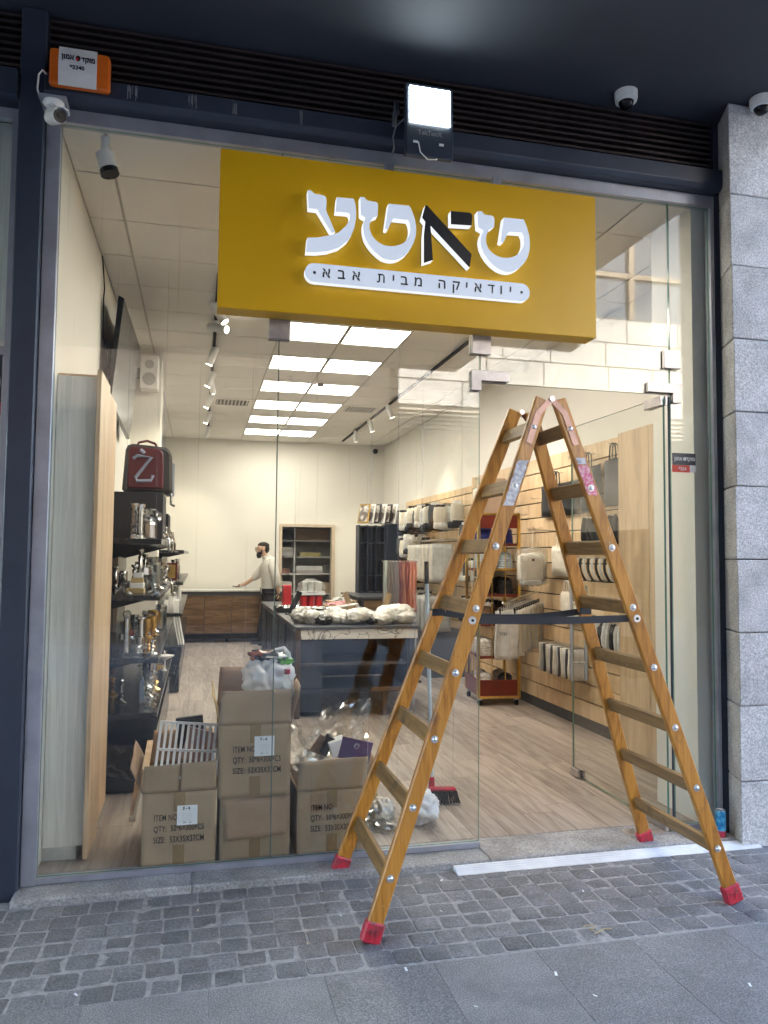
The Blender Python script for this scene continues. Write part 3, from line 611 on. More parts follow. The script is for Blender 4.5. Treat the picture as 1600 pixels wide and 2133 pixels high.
MB().lathe([(0, -.001), (.010, -.001), (.0105, 0), (0, .0006)], (-.597, -.1690, 3.798), 12, Matrix(((1,0,0),(0,0,1),(0,1.4,0)))).build('emblem', m_ink, al); MB().lathe([(0, -.001), (.006, -.001), (.0065, 0), (0, .0006)], (-.600, -.1702, 3.793), 12, Matrix(((1,0,0),(0,0,1),(0,1.2,0)))).build('emblem', m_redlab, al)
text('small_print', '- - - - - - - - -', m_grey, al, (-.60, -.1693, 3.775), .010)
# bullet cameras
def bullet(lab, loc, rz, tilt, flip=False):
    t = thing('bullet_camera', lab, 'camera', (0, 0, 0))
    MB().lathe([(0, 0), (.052, 0), (.054, -.012), (.04, -.03), (.022, -.032), (.020, -.06), (0, -.066)], (0, 0, 0), 20).build('mount', m_white, t, smooth=True)
    ax = Matrix.Rotation(tilt, 3, 'X'); c = Vector((0, 0, -.082)); d = ax@Vector((0, -1, 0)); uu = Matrix(((1,0,0),(0,0,-1),(0,1,0))); mm = ax@uu
    b = MB().lathe([(0, -.05), (.03, -.05), (.036, -.04), (.038, .09), (.036, .098), (.031, .098), (.031, .088), (0, .088)], c, 20, mm).build('body', m_white, t, smooth=True)
    MB().lathe([(.0345, .0985), (.034, .1005), (.016, .099), (.0155, .103), (0, .104)], c, 20, mm).build('lens', m_blacklens, b, smooth=True)
    MB().prism([(-.041, .012), (-.030, .036), (0, .044), (.030, .036), (.041, .012), (.037, .012), (.027, .032), (0, .039), (-.027, .032), (-.037, .012)], -.03, .125, lambda u, v, w_: c+mm@Vector((u, v, w_))).build('visor', m_white, t)
    t.location = loc; t.rotation_euler = (0, 0, rz); t.scale = (.86, .86, .86); return t
bullet('white bullet security camera at the top of the navy column outside the glass', (-.69, -.19, 3.56), R(30), R(18))
MB().tube([(-.742, -.12, 3.732), (-.752, -.15, 3.73), (-.765, -.16, 3.70), (-.768, -.165, 3.63), (-.755, -.175, 3.585), (-.735, -.185, 3.555)], .004).build('cable', m_white, None); tag(COL.objects[-1] if False else bpy.data.objects['cable'], 'thin white cable curling from the alarm box to the bullet camera', 'cable')
box('camera_bracket', m_alu, None, -.75, -.63, -.24, -.11, 3.561, 3.569); tag(bpy.data.objects['camera_bracket'], 'small steel plate carrying the bullet camera under the beam', 'bracket')
b2 = thing('bullet_camera', 'white bullet camera with black front hanging just inside the glass, upper left', 'camera', (-.50, .14, 3.47))
MB().cyl((-.505, .14, 3.53), (-.505, .14, 3.598), .022, n=16).build('mount', m_white, b2, smooth=True)
MB().cyl((-.503, .14, 3.50), (-.503, .14, 3.535), .010, n=10).build('neck', m_white, b2, smooth=True)
dd = Vector((.28, -.05, -.95)).normalized(); p0 = Vector((-.508, .14, 3.515))
MB().cyl(p0, p0+dd*.085, .045, n=24).build('body', m_white, b2, smooth=True); MB().cyl(p0+dd*.085, p0+dd*.112, .046, n=24).build('lens', m_blacklens, b2, smooth=True)
# dome cameras
def dome(lab, loc):
    t = thing('dome_camera', lab, 'camera', (0, 0, 0), 'dome cameras under the soffit')
    MB().lathe([(0, 0), (.062, 0), (.062, -.035), (.056, -.048), (.040, -.052), (0, -.052)], (0, 0, 0), 28).build('housing', m_white, t, smooth=True)
    MB().lathe([(.041, -.050), (.040, -.062), (.034, -.077), (.022, -.088), (0, -.093)], (0, 0, 0), 24).build('dome', m_blacklens, t, smooth=True)
    MB().lathe([(.056, -.0475), (.058, -.0478), (.058, -.052), (.042, -.056), (.041, -.052)], (0, 0, 0), 28).build('trim_ring', m_white, t, smooth=True)
    MB().cyl((0, -.061, -.03), (0, -.064, -.03), .004, n=8).build('screw', m_zinc, t); t.location = loc; return t
dome('white dome camera under the soffit nearest the floodlight', (2.24, -.17, 4.073)); dome('white dome camera under the soffit cut by the right edge', (3.0, -.306, 4.073))
# floodlight
fd = thing('floodlight', 'glaring square LED floodlight fixed above the yellow sign', 'floodlight', (1.07, -.2, 3.50))
ca, sa = math.cos(R(18)), math.sin(R(18))
def FL(u, v, w_): return (1.078+u*ca*0+u*.995+v*.02, -.27-w_*.96-(-v)*.10*1.0, 3.755+v-w_*.10)
def fbox(nm, mt, u0, u1, v0, v1, w0, w1, bev=0):
    m_ = MB(); m_.add([FL(u, v, w_) for w_ in (w0, w1) for u, v in ((u0,v0),(u1,v0),(u1,v1),(u0,v1))], [(0,3,2,1),(4,5,6,7),(0,1,5,4),(1,2,6,5),(2,3,7,6),(3,0,4,7)]); return m_.build(nm, mt, fd, bevel=bev)
fbox('housing', m_navy, -.125, .125, -.27, .125, -.045, .0, .006)
fbox('lens', m_flood, -.107, .107, -.095, .105, .0012, .008, .006)
fbox('fin_block', m_navy, -.11, .11, -.2, .1, -.085, -.046)
tx = text('lettering', 'TekTonX', m_grey, fd, FL(0, -.145, .003), .032, bold=.0004)
for u in (-.075, .06): fbox('terminal', m_white, u-.012, u+.012, -.205, -.193, .0005, .006)
MB().tube([FL(-.06, -.2, .004), FL(-.055, -.26, .02), FL(-.02, -.30, .03), FL(.03, -.29, .02), (1.16, -.13, 3.60)], .0028).build('wire', m_white, fd)
MB().tube([FL(-.11, -.05, -.03), FL(-.16, -.10, -.06), FL(-.175, -.16, -.06), FL(-.17, -.22, -.06), FL(-.18, -.26, -.06)], .004).build('wire', m_grey, fd)
MB().tube([FL(-.15, -.02, -.06), FL(-.15, .05, -.09), (.93, -.115, 3.72)], .012, 4).build('yoke', m_navy, fd); MB().tube([FL(.13, -.02, -.06), FL(.14, .05, -.09), (1.22, -.115, 3.72)], .012, 4).build('yoke', m_navy, fd)
# ================================================================== LADDER
ld = thing('folding_ladder', 'varnished wooden folding ladder with red rubber feet standing before the entrance', 'ladder', (1.53, -.45, -.03))
def lp(side, fb, t):     # side -1 left / +1 right section; fb 0 front rail, 1 back rail; t 0 foot .. 1 apex
    x0 = .690 if side < 0 else 2.362; y0 = (-.795, -.10)[fb]; y1 = (-.68, -.385)[fb]
    return Vector((x0+(1.53+side*.035-x0)*t, y0+(y1-y0)*t, -.022+(2.235+.022)*t))
for side in (-1, 1):
    for fb in (0, 1):
        a = lp(side, fb, .022); b = lp(side, fb, .992); d = (b-a).normalized()
        m_ = MB(); m_.beam(a, b, .066, .028, (0, 1, 0)); rl = m_.build('rail', m_lad, ld, bevel=.005)
        if True:
            m_ = MB(); sgn = -1 if fb == 0 else 1
        f0 = lp(side, fb, 0.0); f1 = lp(side, fb, .032)
        ft = MB().beam(f0-Vector((0, 0, .004)), f1, .080, .042, (0, 1, 0)).build('rubber_foot', m_red, ld, bevel=.006)
        for q in range(3):
            c = f0.lerp(f1, .25+.25*q*0)+Vector(((q-1)*.022, 0, .0)); MB().box(c.x-.006, c.x+.006, c.y-.0235, c.y+.0235, c.z+.0, c.z+.028).build('tread_rib', m_red, ft)
        hp = lp(side, fb, .985); h0 = lp(side, fb, .90); off = Vector((0, -.0165 if fb == 0 else .0165, 0))
        pv_ = lp(-1, fb, 1.0); pv_.x = 1.53; pv_.z = 2.215
        pm = M('hinge_plate_pink', (.40, .25, .21), .42, .6) if 'hinge_plate_pink' not in bpy.data.materials else bpy.data.materials['hinge_plate_pink']
        MB().beam(h0+off, lp(side, fb, .965)+off, .028, .004, (0, 1, 0)).build('hinge_plate', pm, ld)
        MB().beam(lp(side, fb, .962)+off*1.1, pv_+off*1.1, .026, .004, (0, 1, 0)).build('hinge_plate', pm, ld)
    for k in range(8):
        z = .213+k*.2672; t = (z+.022)/2.257
        a = lp(side, 0, t)+Vector((0, .013, 0)); b = lp(side, 1, t)-Vector((0, .013, 0)); dirr = (lp(side, 0, 1)-lp(side, 0, 0)).normalized(); sdv = Vector((-dirr.z, 0, dirr.x))
        MB().beam(a, b, .066, .024, sdv).build('rung', m_rung, ld, bevel=.003)
        for fb in (0, 1):
            p = lp(side, fb, t); s_ = -1 if fb == 0 else 1; bo = MB()
            bo.cyl(p+Vector((0, s_*.0142, 0)), p+Vector((0, s_*.017, 0)), .0155, n=16); bo.lathe([(.011, .017), (.010, .021), (.006, .024), (0, .025)], p, 12, Matrix(((1,0,0),(0,0,s_),(0,1,0)))); bo.build('bolt', m_zinc, ld, smooth=True)
for fb in (0, 1):
    p = lp(-1, fb, 1); p.x = 1.53; p.z = 2.215; s_ = -1 if fb == 0 else 1
    MB().cyl(p+Vector((0, s_*.012, 0)), p+Vector((0, s_*.028, 0)), .012, n=12).build('pivot', m_zinc, ld, smooth=True)
def strap(a, b, sag, nm):
    m_ = MB(); a = Vector(a); b = Vector(b)
    def fn(u, v): p = a.lerp(b, u); return (p.x, p.y+.004*math.sin(u*9), p.z-sag*4*u*(1-u)+(v-.5)*.032)
    return m_.sheet(fn, 14, 1).build(nm, m_strap, ld, thick=.003)
zs_ = 1.232; t = (zs_+.022)/2.257
strap(lp(-1, 0, t)+Vector((.02, .0, 0)), lp(1, 0, t)-Vector((.02, 0, 0)), .006, 'strap'); strap(lp(-1, 1, t)+Vector((.0, .0, 0)), lp(1, 1, t), .03, 'strap')
for side in (-1, 1):
    p = lp(side, 0, t); bo = MB(); bo.cyl(p+Vector((0, -.0142, 0)), p+Vector((0, -.018, 0)), .017, n=16).build('washer', m_zinc, ld, smooth=True); MB().cyl(p+Vector((0, -.018, 0)), p+Vector((0, -.022, 0)), .006, n=8).build('strap_bolt', m_black, ld)
    p = lp(side, 1, t); MB().beam(p-Vector((.032, 0, 0)), p+Vector((.032, 0, 0)), .034, .034, (0, 1, 0)).build('strap_loop', m_strap, ld)
def sticker(side, t0, t1, mt, nm, w_):
    a = lp(side, 0, t0)+Vector((0, -.0148, 0)); b = lp(side, 0, t1)+Vector((0, -.0148, 0)); rr = random.Random(int(t0*100)); m_ = MB()
    d = (b-a); sx = Vector((1, 0, 0)); pts = []
    n_ = 12
    L_ = [a+d*(i/n_)-sx*(w_/2+rr.uniform(-.004, .004)) for i in range(n_+1)]; R_ = [a+d*(i/n_)+sx*(w_/2+rr.uniform(-.004, .004)) for i in range(n_, -1, -1)]
    return m_.add(L_+R_, [tuple(range(2*n_+2))]).build(nm, mt, ld)
m_stk = M('worn_sticker', (.62, .62, .64), .6, 0, (.36, .36, .40), 60, (.42, .58)); m_pink = M('pink_sticker', (.62, .12, .22), .6, 0, (.70, .40, .45), 60, (.4, .55))
sticker(-1, .775, .865, m_stk, 'label_sticker', .05); sticker(1, .80, .86, m_pink, 'label_sticker', .05); sticker(1, .862, .875, m_stk, 'label_sticker', .045)
# ================================================================== CEILING FITTINGS
ORD = ['first', 'second', 'third', 'fourth', 'fifth', 'sixth', 'seventh', 'eighth']
for i, row, x0, x1, y0, y1 in panels:
    t = thing('ceiling_light', '%s glowing square ceiling panel in the %s row from the shopfront' % ('left' if i == 3 else 'right', ORD[row]), 'light', ((x0+x1)/2, (y0+y1)/2, 3.59), 'square light panels in the shop ceiling')
    m_ = MB(); f = .012
    m_.box(x0+.008, x1-.008, y0+.006, y0+.006+f, 3.592, 3.61); m_.box(x0+.008, x1-.008, y1-.006-f, y1-.006, 3.592, 3.61); m_.box(x0+.008, x0+.008+f, y0+.018, y1-.018, 3.592, 3.61); m_.box(x1-.008-f, x1-.008, y0+.018, y1-.018, 3.592, 3.61)
    m_.build('frame', m_white, t); box('diffuser', m_panel, t, x0+.02, x1-.02, y0+.018, y1-.018, 3.598, 3.604)
for i, j in vent_cells:
    x0, x1 = XL[i], XL[i+1]; y0 = -.07+.6*j; y1 = y0+.6
    t = thing('ceiling_vent', 'slotted air vent in the ceiling on the %s of the light panels' % ('left' if i == 2 else 'right'), 'vent', ((x0+x1)/2, (y0+y1)/2, 3.59))
    m_ = MB(); m_.box(x0+.01, x1-.01, y0+.006, y0+.1, 3.594, 3.612); m_.box(x0+.01, x1-.01, y1-.1, y1-.006, 3.594, 3.612); m_.box(x0+.01, x0+.08, y0+.1, y1-.1, 3.594, 3.612); m_.box(x1-.08, x1-.01, y0+.1, y1-.1, 3.594, 3.612); m_.build('frame', m_tile, t)
    box('duct', m_black, t, x0+.08, x1-.08, y0+.1, y1-.1, 3.6, 3.605)
    for k in range(9): xx = x0+.095+k*.05; MB().beam((xx, y0+.1, 3.596), (xx, y1-.1, 3.596), .03, .003, (.5, 0, .8)).build('blade', m_grid, t)
tl = tag(box('light_track', m_black, None, .085, .115, 1.9, 9.9, 3.575, 3.597), 'slim black lighting track along the left of the ceiling', 'track')
tr_ = tag(box('light_track', m_black, None, 2.485, 2.515, 1.2, 9.8, 3.575, 3.597), 'slim black lighting track along the right of the ceiling', 'track')
def spot(x, y, d, lab, lamp=0, aim=None):
    t = thing('track_spotlight', lab, 'spotlight', (x, y, 3.50), 'white cylinder spotlights on the ceiling tracks'); d = Vector(d).normalized(); c = Vector((x, y, 3.52))
    MB().cyl((x, y, 3.52), (x, y, 3.576), .008, n=8).build('stem', m_white, t); MB().box(x-.02, x+.02, y-.05, y+.05, 3.565, 3.5745).build('adapter', m_white, t)
    MB().cyl(c-d*.07, c+d*.12, .036, n=18).build('body', m_white, t, smooth=True); MB().cyl(c+d*.1202, c+d*.1235, .031, n=18).build('lamp', m_spot, t)
    if lamp:
        ld_ = bpy.data.lights.new('spot_beam', 'SPOT'); ld_.energy = lamp; ld_.color = (1, .88, .68); ld_.spot_size = R(62); ld_.spot_blend = .8; ld_.shadow_soft_size = .03
        lo = bpy.data.objects.new('spot_beam', ld_); COL.objects.link(lo); lo.parent = t; lo.location = c+d*.14-t.location; lo.rotation_euler = d.to_track_quat('-Z', 'Y').to_euler()
LS = [(2.55, (.35, -.1, -.5)), (3.05, (.5, -.35, -.15)), (3.95, (-.35, .2, -.9)), (5.0, (-.4, .1, -.9)), (5.35, (.2, .5, -.8)), (6.3, (-.4, .1, -.9)), (7.5, (-.4, .1, -.9)), (8.8, (-.2, .6, -.8))]
for k, (y, d) in enumerate(LS): spot(.1, y, d, 'white cylinder spotlight on the left track, number %s from the glass' % ['one', 'two', 'three', 'four', 'five', 'six', 'seven', 'eight'][k], 6 if k in (2, 3, 5, 6, 7) else 0)
for k, (y, d) in enumerate([(2.9, (.4, .1, -.9)), (6.3, (.4, .15, -.9)), (7.5, (.3, .2, -.9)), (8.6, (.1, .5, -.85))]): spot(2.5, y, d, 'white cylinder spotlight on the right track, number %s from the glass' % ['one', 'two', 'three', 'four'][k], 6)
sm = thing('smoke_detector', 'flat white detector between the fifth pair of light panels', 'detector', (1.3, 5.25, 3.57)); MB().lathe([(0, -.028), (.04, -.026), (.055, -.01), (.055, 0), (0, 0)], (1.3, 5.25, 3.597), 20).build('base', m_white, sm, smooth=True); box('sensor_box', m_grey, sm, 1.36, 1.43, 5.30, 5.36, 3.56, 3.597)
MB().lathe([(0, -.028), (.04, -.026), (.055, -.01), (.055, 0), (0, 0)], (1.3, 8.6, 3.597), 16).build('smoke_detector', m_white, None, smooth=True); tag(bpy.data.objects['smoke_detector.001'], 'round white detector near the last row of light panels', 'detector')
for y, lab in ((5.0, 'nearer'), (8.0, 'farther')):
    t = thing('sprinkler', lab+' small brass sprinkler head hanging from the ceiling', 'sprinkler', (1.0, y, 3.55)); MB().cyl((1.0, y, 3.55), (1.0, y, 3.598), .008, n=8).build('stem', m_grey, t); MB().cyl((1.0, y, 3.546), (1.0, y, 3.55), .02, n=10).build('deflector', m_grey, t)
t = thing('corner_camera', 'small black camera in the far right corner under the ceiling', 'camera', (3.2, 10.2, 3.45)); MB().blob((3.2, 10.2, 3.48), (.05, .05, .05), 1, 14, 0).build('ball', m_blacklens, t, smooth=True); MB().box(3.17, 3.23, 10.22, 10.3, 3.46, 3.54).build('bracket', m_white, t)
# ================================================================== LEFT SIDE
cb = thing('tall_cabinet', 'tall cabinet with pale grey wood-grain back against the glass, left', 'cabinet', (-.62, .65, 0))
MB().box(-.712, -.520, .255, .275, .065, 2.40).build('back_panel', m_pale, cb, bevel=.002)
MB().box(-.712, -.515, .2765, .30, 2.401, 2.415).build('top_board', m_edgew, cb)
MB().box(-.712, -.555, .258, .9, .002, .064).build('plinth', M('plinth_grey', (.50, .52, .50), .7, 0, (.34, .35, .34), 6), cb)
MB().box(-.519, -.497, .21, .60, .012, 2.43).build('side_panel', m_edgew, cb, bevel=.002)
MB().box(-.519, -.500, .604, .98, .06, 2.40).build('side_panel', m_edgew, cb, bevel=.002)
MB().box(-.712, -.52, .276, .98, .07, 2.40).build('carcass', m_edgew, cb)
m_dust = M('scuff', (.10, .10, .09), .9)
tv = thing('wall_television', 'large black flat television tilted on the left wall', 'television', (-.64, 2.5, 2.55))
MB().add([(-.63, 1.84, 2.60), (-.63, 3.35, 2.53), (-.56, 3.35, 3.38), (-.56, 1.84, 3.33), (-.66, 1.84, 2.60), (-.66, 3.35, 2.53), (-.60, 3.35, 3.40), (-.60, 1.84, 3.35)], [(0,1,2,3),(7,6,5,4),(0,4,5,1),(1,5,6,2),(2,6,7,3),(3,7,4,0)]).build('screen', m_blacklens, tv, bevel=.004)
box('bracket', m_black, tv, -.714, -.62, 2.4, 2.8, 2.8, 3.1)
MB().tube([(-.705, 1.75, 3.59), (-.700, 1.80, 3.50), (-.700, 1.88, 3.40), (-.700, 1.83, 3.28), (-.700, 1.86, 3.20), (-.70, 1.90, 3.05), (-.69, 2.1, 2.95)], .005).build('cable', m_black, None); tag(bpy.data.objects['cable.001'], 'black cable dangling from the ceiling to the television', 'cable')
t = thing('wall_speaker', 'white loudspeaker hung high on the left wall behind the television', 'speaker', (-.52, 4.3, 3.15))
box('cabinet_box', m_white, t, -.62, -.44, 4.2, 4.38, 3.18, 3.52, bevel=.01)
for z, r in ((3.28, .065), (3.43, .045)): MB().cyl((-.53, 4.199, z), (-.53, 4.192, z), r, n=20).build('driver', M('speaker_grille', (.42, .42, .42), .6) if z < 3.3 else bpy.data.materials['speaker_grille'], t)
box('bracket', m_grey, t, -.714, -.62, 4.26, 4.32, 3.3, 3.4)
cp = tag(box('wall_pilaster', m_plaster, None, -.714, -.42, 4.42, 4.8, 0, 3.597), 'white plastered pilaster on the left wall behind the speaker', 'pilaster')
def unit(nm, lab, y0, y1, xf, zsh, zt, base):
    u = thing(nm, lab, 'shelf', ((-.71+xf)/2, (y0+y1)/2, 0))
    box('back_panel', m_bmarble, u, -.712, -.69, y0, y1, 0, zt)
    box('base_cabinet', m_bmarble, u, -.689, xf-.02, y0+.02, y1, .01, base, bevel=.003)
    for z in zsh:
        box('shelf_board', m_bmarble, u, -.689, xf, y0, y1, z-.035, z, bevel=.002)
        for k in range(3):
            yy = y0+.25+k*(y1-y0-.5)/2; MB().prism([(-.689, z-.036), (-.689, z-.14), (xf-.06, z-.036)], yy-.006, yy+.006).build('bracket', m_black, u)
    for yy in (y0+.6, (y0+y1)/2+.3): box('upright', m_slath, u, -.688, -.66, yy, yy+.03, base, zt)
    return u
unit('display_shelving', 'black marbled wall shelving with crystal and silver, nearest the glass', 1.27, 4.1, -.235, (.50, .845, 1.24, 1.60), 1.96, .30)
unit('display_shelving', 'black marbled wall shelving farther back along the left wall', 4.85, 9.0, -.16, (.50, .86, 1.2, 1.55), 1.9, .30)
SH = {4: .50, 3: .845, 2: 1.24, 1: 1.60}
# shelf goods
def lathe_item(nm, lab, cat, loc, prof, mat, group=None, n=14, parts=()):
    if parts:
        t = thing(nm, lab, cat, loc, group)
        for pn, pr, mt in parts: MB().lathe(pr, loc, n).build(pn, mt, t, smooth=True)
        return t
    return tag(MB().lathe(prof, loc, 9 if mat is m_crystal else n).build(nm, mat, None, smooth=mat is not m_crystal), lab, cat, group)
cs_prof = lambda h, r: [(r, 0), (r*1.02, .008), (r*.5, .02), (r*.3, .05*h/.25), (r*.42, .32*h), (r*.22, .38*h), (r*.4, .55*h), (r*.25, .62*h), (r*.38, .80*h), (r*.2, .86*h), (r*.55, .95*h), (r*.5, h), (0, h*.98)]
cup = lambda h, r: [(r*.7, 0), (r*.75, .006), (r*.15, .015), (r*.12, .4*h), (r*.6, .5*h), (r, .7*h), (r, h), (r*.93, h), (r*.9, .72*h), (0, .55*h)]
vase = lambda h, r: [(r*.8, 0), (r, .1*h), (r, .9*h), (r*.9, h), (r*.8, h), (r*.85, .15*h), (0, .1*h)]
W4 = ['first', 'second', 'third', 'fourth', 'fifth', 'sixth', 'seventh', 'eighth', 'ninth', 'tenth']
# lowest shelf
def rock(nm, lab, loc, r, mat, seed, n=12):
    return tag(MB().blob((loc[0], loc[1], loc[2]+r[2]*.9), r, seed, n, .5, 9, -r[2]*.9).build(nm, mat, None), lab, 'ornament')
t = thing('crystal_tower', 'stacked crystal candlestick with jagged pieces on the lowest shelf, nearest', 'candlestick', (-.29, 1.45, .5))
for k in range(4): MB().blob((-.29+.012*(k % 2), 1.45+.02*k, .535+.055*k), (.048-.006*k, .05, .032), k+3, 12, .5, 9).build('crystal_piece', m_crystal, t)
MB().cyl((-.28, 1.52, .73), (-.28, 1.52, .80), .028, n=12).build('cup', m_silver, t, smooth=True); MB().cyl((-.28, 1.52, .80), (-.28, 1.52, .808), .045, n=14).build('rim', m_silver, t, smooth=True)
tag(MB().prism([(-.355, .5), (-.325, .5), (-.325, .66), (-.338, .70), (-.355, .66)], 1.44, 1.47).build('crystal_obelisk', m_crystal, None), 'slim pointed crystal obelisk at the near end of the lowest shelf', 'ornament')
lathe_item('gold_candlestick', 'gold flared candlestick on the lowest shelf', 'candlestick', (-.30, 2.1, .5), [(.05, 0), (.05, .01), (.015, .03), (.02, .10), (.012, .14), (.03, .18), (.055, .19), (.055, .195), (0, .185)], m_gold)
lathe_item('gold_dish', 'small gold footed dish on the lowest shelf', 'dish', (-.31, 2.5, .5), [(.03, 0), (.01, .02), (.01, .08), (.06, .12), (.065, .13), (0, .12)], m_gold)
lathe_item('white_dish', 'white footed dish at the far part of the lowest shelf', 'dish', (-.27, 3.1, .5), [(.03, 0), (.012, .02), (.012, .09), (.08, .12), (.085, .13), (0, .115)], m_white)
# second shelf from below
t = thing('glass_tray', 'round glass tray with crystal holder at the near end of the third shelf', 'tray', (-.42, 1.5, .845))
MB().cyl((-.42, 1.5, .852), (-.42, 1.5, .862), .10, n=28).build('disc', m_crystal, t, smooth=True)
for a in (0, 2.1, 4.2): MB().cyl((-.42+.08*math.cos(a), 1.5+.08*math.sin(a), .846), (-.42+.08*math.cos(a), 1.5+.08*math.sin(a), .853), .008, n=8).build('foot', m_silver, t)
t = thing('tall_candlestick', 'tall slim silver candlestick standing on the glass tray', 'candlestick', (-.45, 1.48, .862)); MB().cyl((-.45, 1.48, .862), (-.45, 1.48, 1.08), .018, n=12).build('column', m_silver, t, smooth=True); MB().blob((-.45, 1.48, 1.105), (.028, .028, .028), 2, 12, .2).build('knob', m_crystal, t); box('red_tag', m_maroon, t, -.43, -.40, 1.458, 1.463, .965, 1.0)
t = thing('crystal_bowl', 'faceted crystal bowl set with a silver goblet on the glass tray', 'bowl', (-.375, 1.54, .862)); MB().blob((-.37, 1.54, .885), (.055, .055, .022), 5, 16, .5, 10).build('base', m_crystal, t); MB().lathe([(.03, 0), (.032, .05), (.02, .055), (.018, .16), (.04, .17), (.04, .18), (0, .17)], (-.365, 1.56, .90), 12).build('goblet', m_silver, t, smooth=True)
MB().blob((-.40, 1.60, .95), (.04, .04, .03), 9, 14, .4, 10).build('cut_piece', m_crystal, t)
for k in range(5):
    lathe_item('gold_cup', '%s of the gold and bronze goblets in a row on the third shelf' % W4[k], 'goblet', (-.36+.03*(k % 2), 2.0+.22*k, .845), cup(.17 if k % 2 else .20, .042), m_gold if k != 2 else m_silver, 'gold goblets on the third shelf', parts=(('foot', cup(.17, .042)[:5], m_gold), ('bowl', [(r, z) for r, z in cup(.19, .042)[3:]], m_gold if k != 2 else m_silver)))
for k in range(5): lathe_item('glass_jar', '%s glass jar on the far half of the third shelf' % W4[k], 'jar', (-.33, 3.15+.17*k, .845), vase(.14+.03*(k % 3), .05), m_crystal, 'glass jars on the third shelf')
# third
for k in range(4): tag(MB().box(-.46+.012*k, -.35-.005*k, 1.50+.02*k, 1.66, 1.241+.034*k, 1.272+.034*k).build('boxed_set', M('amber_box', (.55, .42, .20), .3) if k == 0 else (bpy.data.materials['amber_box'] if k % 2 == 0 else m_paper), None, bevel=.002), '%s box from the bottom of the small pile on the second shelf' % W4[k], 'box')
for k in range(14):
    x = -.42+.09*((k*7) % 3)/2; y = 1.62+.165*k; h = .13+.11*((k*5) % 4)/3
    if k % 3 == 0: lathe_item('silver_candlestick', '%s silver candlestick along the second shelf from the top' % ['nearest', 'second', 'third', 'fourth', 'fifth'][k//3], 'candlestick', (x, y, 1.24), cs_prof(h+.06, .045), m_silver, 'silver candlesticks on the second shelf')
    elif k % 3 == 1: lathe_item('crystal_goblet', '%s crystal goblet along the second shelf from the top' % ['nearest', 'second', 'third', 'fourth', 'fifth'][k//3], 'goblet', (x, y, 1.24), cup(h, .05), m_crystal, 'crystal goblets on the second shelf')
    else: lathe_item('crystal_vase', '%s crystal vase along the second shelf from the top' % ['nearest', 'second', 'third', 'fourth', 'fifth'][k//3], 'vase', (x, y, 1.24), vase(h, .055), m_crystal, 'crystal vases on the second shelf')
t = thing('maroon_tray', 'maroon rimmed tray standing at the far end of the second shelf', 'tray', (-.33, 3.95, 1.24)); MB().box(-.46, -.20, 3.95, 3.965, 1.25, 1.42).build('board', m_maroon, t); MB().box(-.44, -.22, 3.944, 3.949, 1.27, 1.40).build('inlay', m_gold, t)
# top
lathe_item('twisted_candlestick', 'clear twisted crystal candlestick at the near end of the top shelf', 'candlestick', (-.42, 1.45, 1.6), [(.028, 0), (.028, .02)]+[(.018+.006*(k % 2), .03+.02*k) for k in range(9)]+[(.03, .22), (.03, .235), (0, .23)], m_crystal)
lathe_item('twisted_candlestick', 'second twisted crystal candlestick just behind the first on the top shelf', 'candlestick', (-.385, 1.52, 1.6), [(.028, 0), (.028, .02)]+[(.018+.006*(k % 2), .03+.02*k) for k in range(9)]+[(.03, .22), (.03, .235), (0, .23)], m_silver)
tag(MB().blob((-.32, 1.58, 1.76), (.065, .06, .045), 12, 18, .35, 10).build('crystal_bowl', m_crystal, None), 'heavy cut crystal bowl atop the tumblers on the top shelf', 'bowl')
lathe_item('crystal_tumbler', 'wide crystal tumbler under the cut bowl on the top shelf', 'tumbler', (-.33, 1.58, 1.6), vase(.115, .05), m_crystal)
def figure(k, y, z, xf, lab):
    t = thing('seated_figurine', lab, 'figurine', (xf-.05, y, z), 'silver figurines sitting on shelf edges'); b = Vector((xf-.04, y, z))
    MB().lathe([(.028, 0), (.032, .02), (.026, .06), (.014, .085), (.012, .095), (.02, .11), (.018, .13), (0, .14)], b, 12).build('body', m_silver, t, smooth=True)
    for s_ in (-1, 1):
        q = b+Vector((0, s_*.018, .018)); MB().tube([q, q+Vector((.05, s_*.006, .012)), q+Vector((.058, s_*.008, -.01)), q+Vector((.056, s_*.008, -.085)), q+Vector((.085, s_*.01, -.098))], .009, 7).build('leg', m_silver, t, smooth=True)
        q = b+Vector((0, s_*.026, .075)); MB().tube([q, q+Vector((.03, s_*.02, -.02)), q+Vector((.05, -s_*.008, -.03))], .007, 6).build('arm', m_silver, t, smooth=True)
for k, (y, z, lab) in enumerate(((2.1, 1.60, 'nearest'), (2.9, 1.60, 'second'), (3.6, 1.60, 'third'))): figure(k, y, z, -.235, lab+' silver figurine dangling its legs from the top shelf edge')
figure(4, 3.0, 1.24, -.235, 'silver figurine dangling its legs from the second shelf edge'); figure(5, 2.3, 1.955, -.235, 'silver figurine dangling its legs from the boxes above the top shelf')
for k in range(3): tag(MB().box(-.66+.0*k, -.26-.02*(k == 1), 1.95+.52*k, 2.42+.52*k, 1.601, 1.95-.05*k).build('black_carton', M('carton_black', (.018, .019, .024), .5) if k == 0 else bpy.data.materials['carton_black'], None, bevel=.004), '%s black carton on the top shelf, counted from the glass' % W4[k], 'carton')
bg_ = thing('trolley_bag', 'maroon and grey wheeled school bag on top of the black shelving', 'bag', (-.40, 2.2, 1.96))
MB().prism([(-.57, 1.962), (-.55, 2.30), (-.52, 2.33), (-.26, 2.31), (-.215, 2.27), (-.205, 1.962)], 2.14, 2.30).build('body', M('bag_grey', (.06, .055, .05), .75), bg_, bevel=.02)
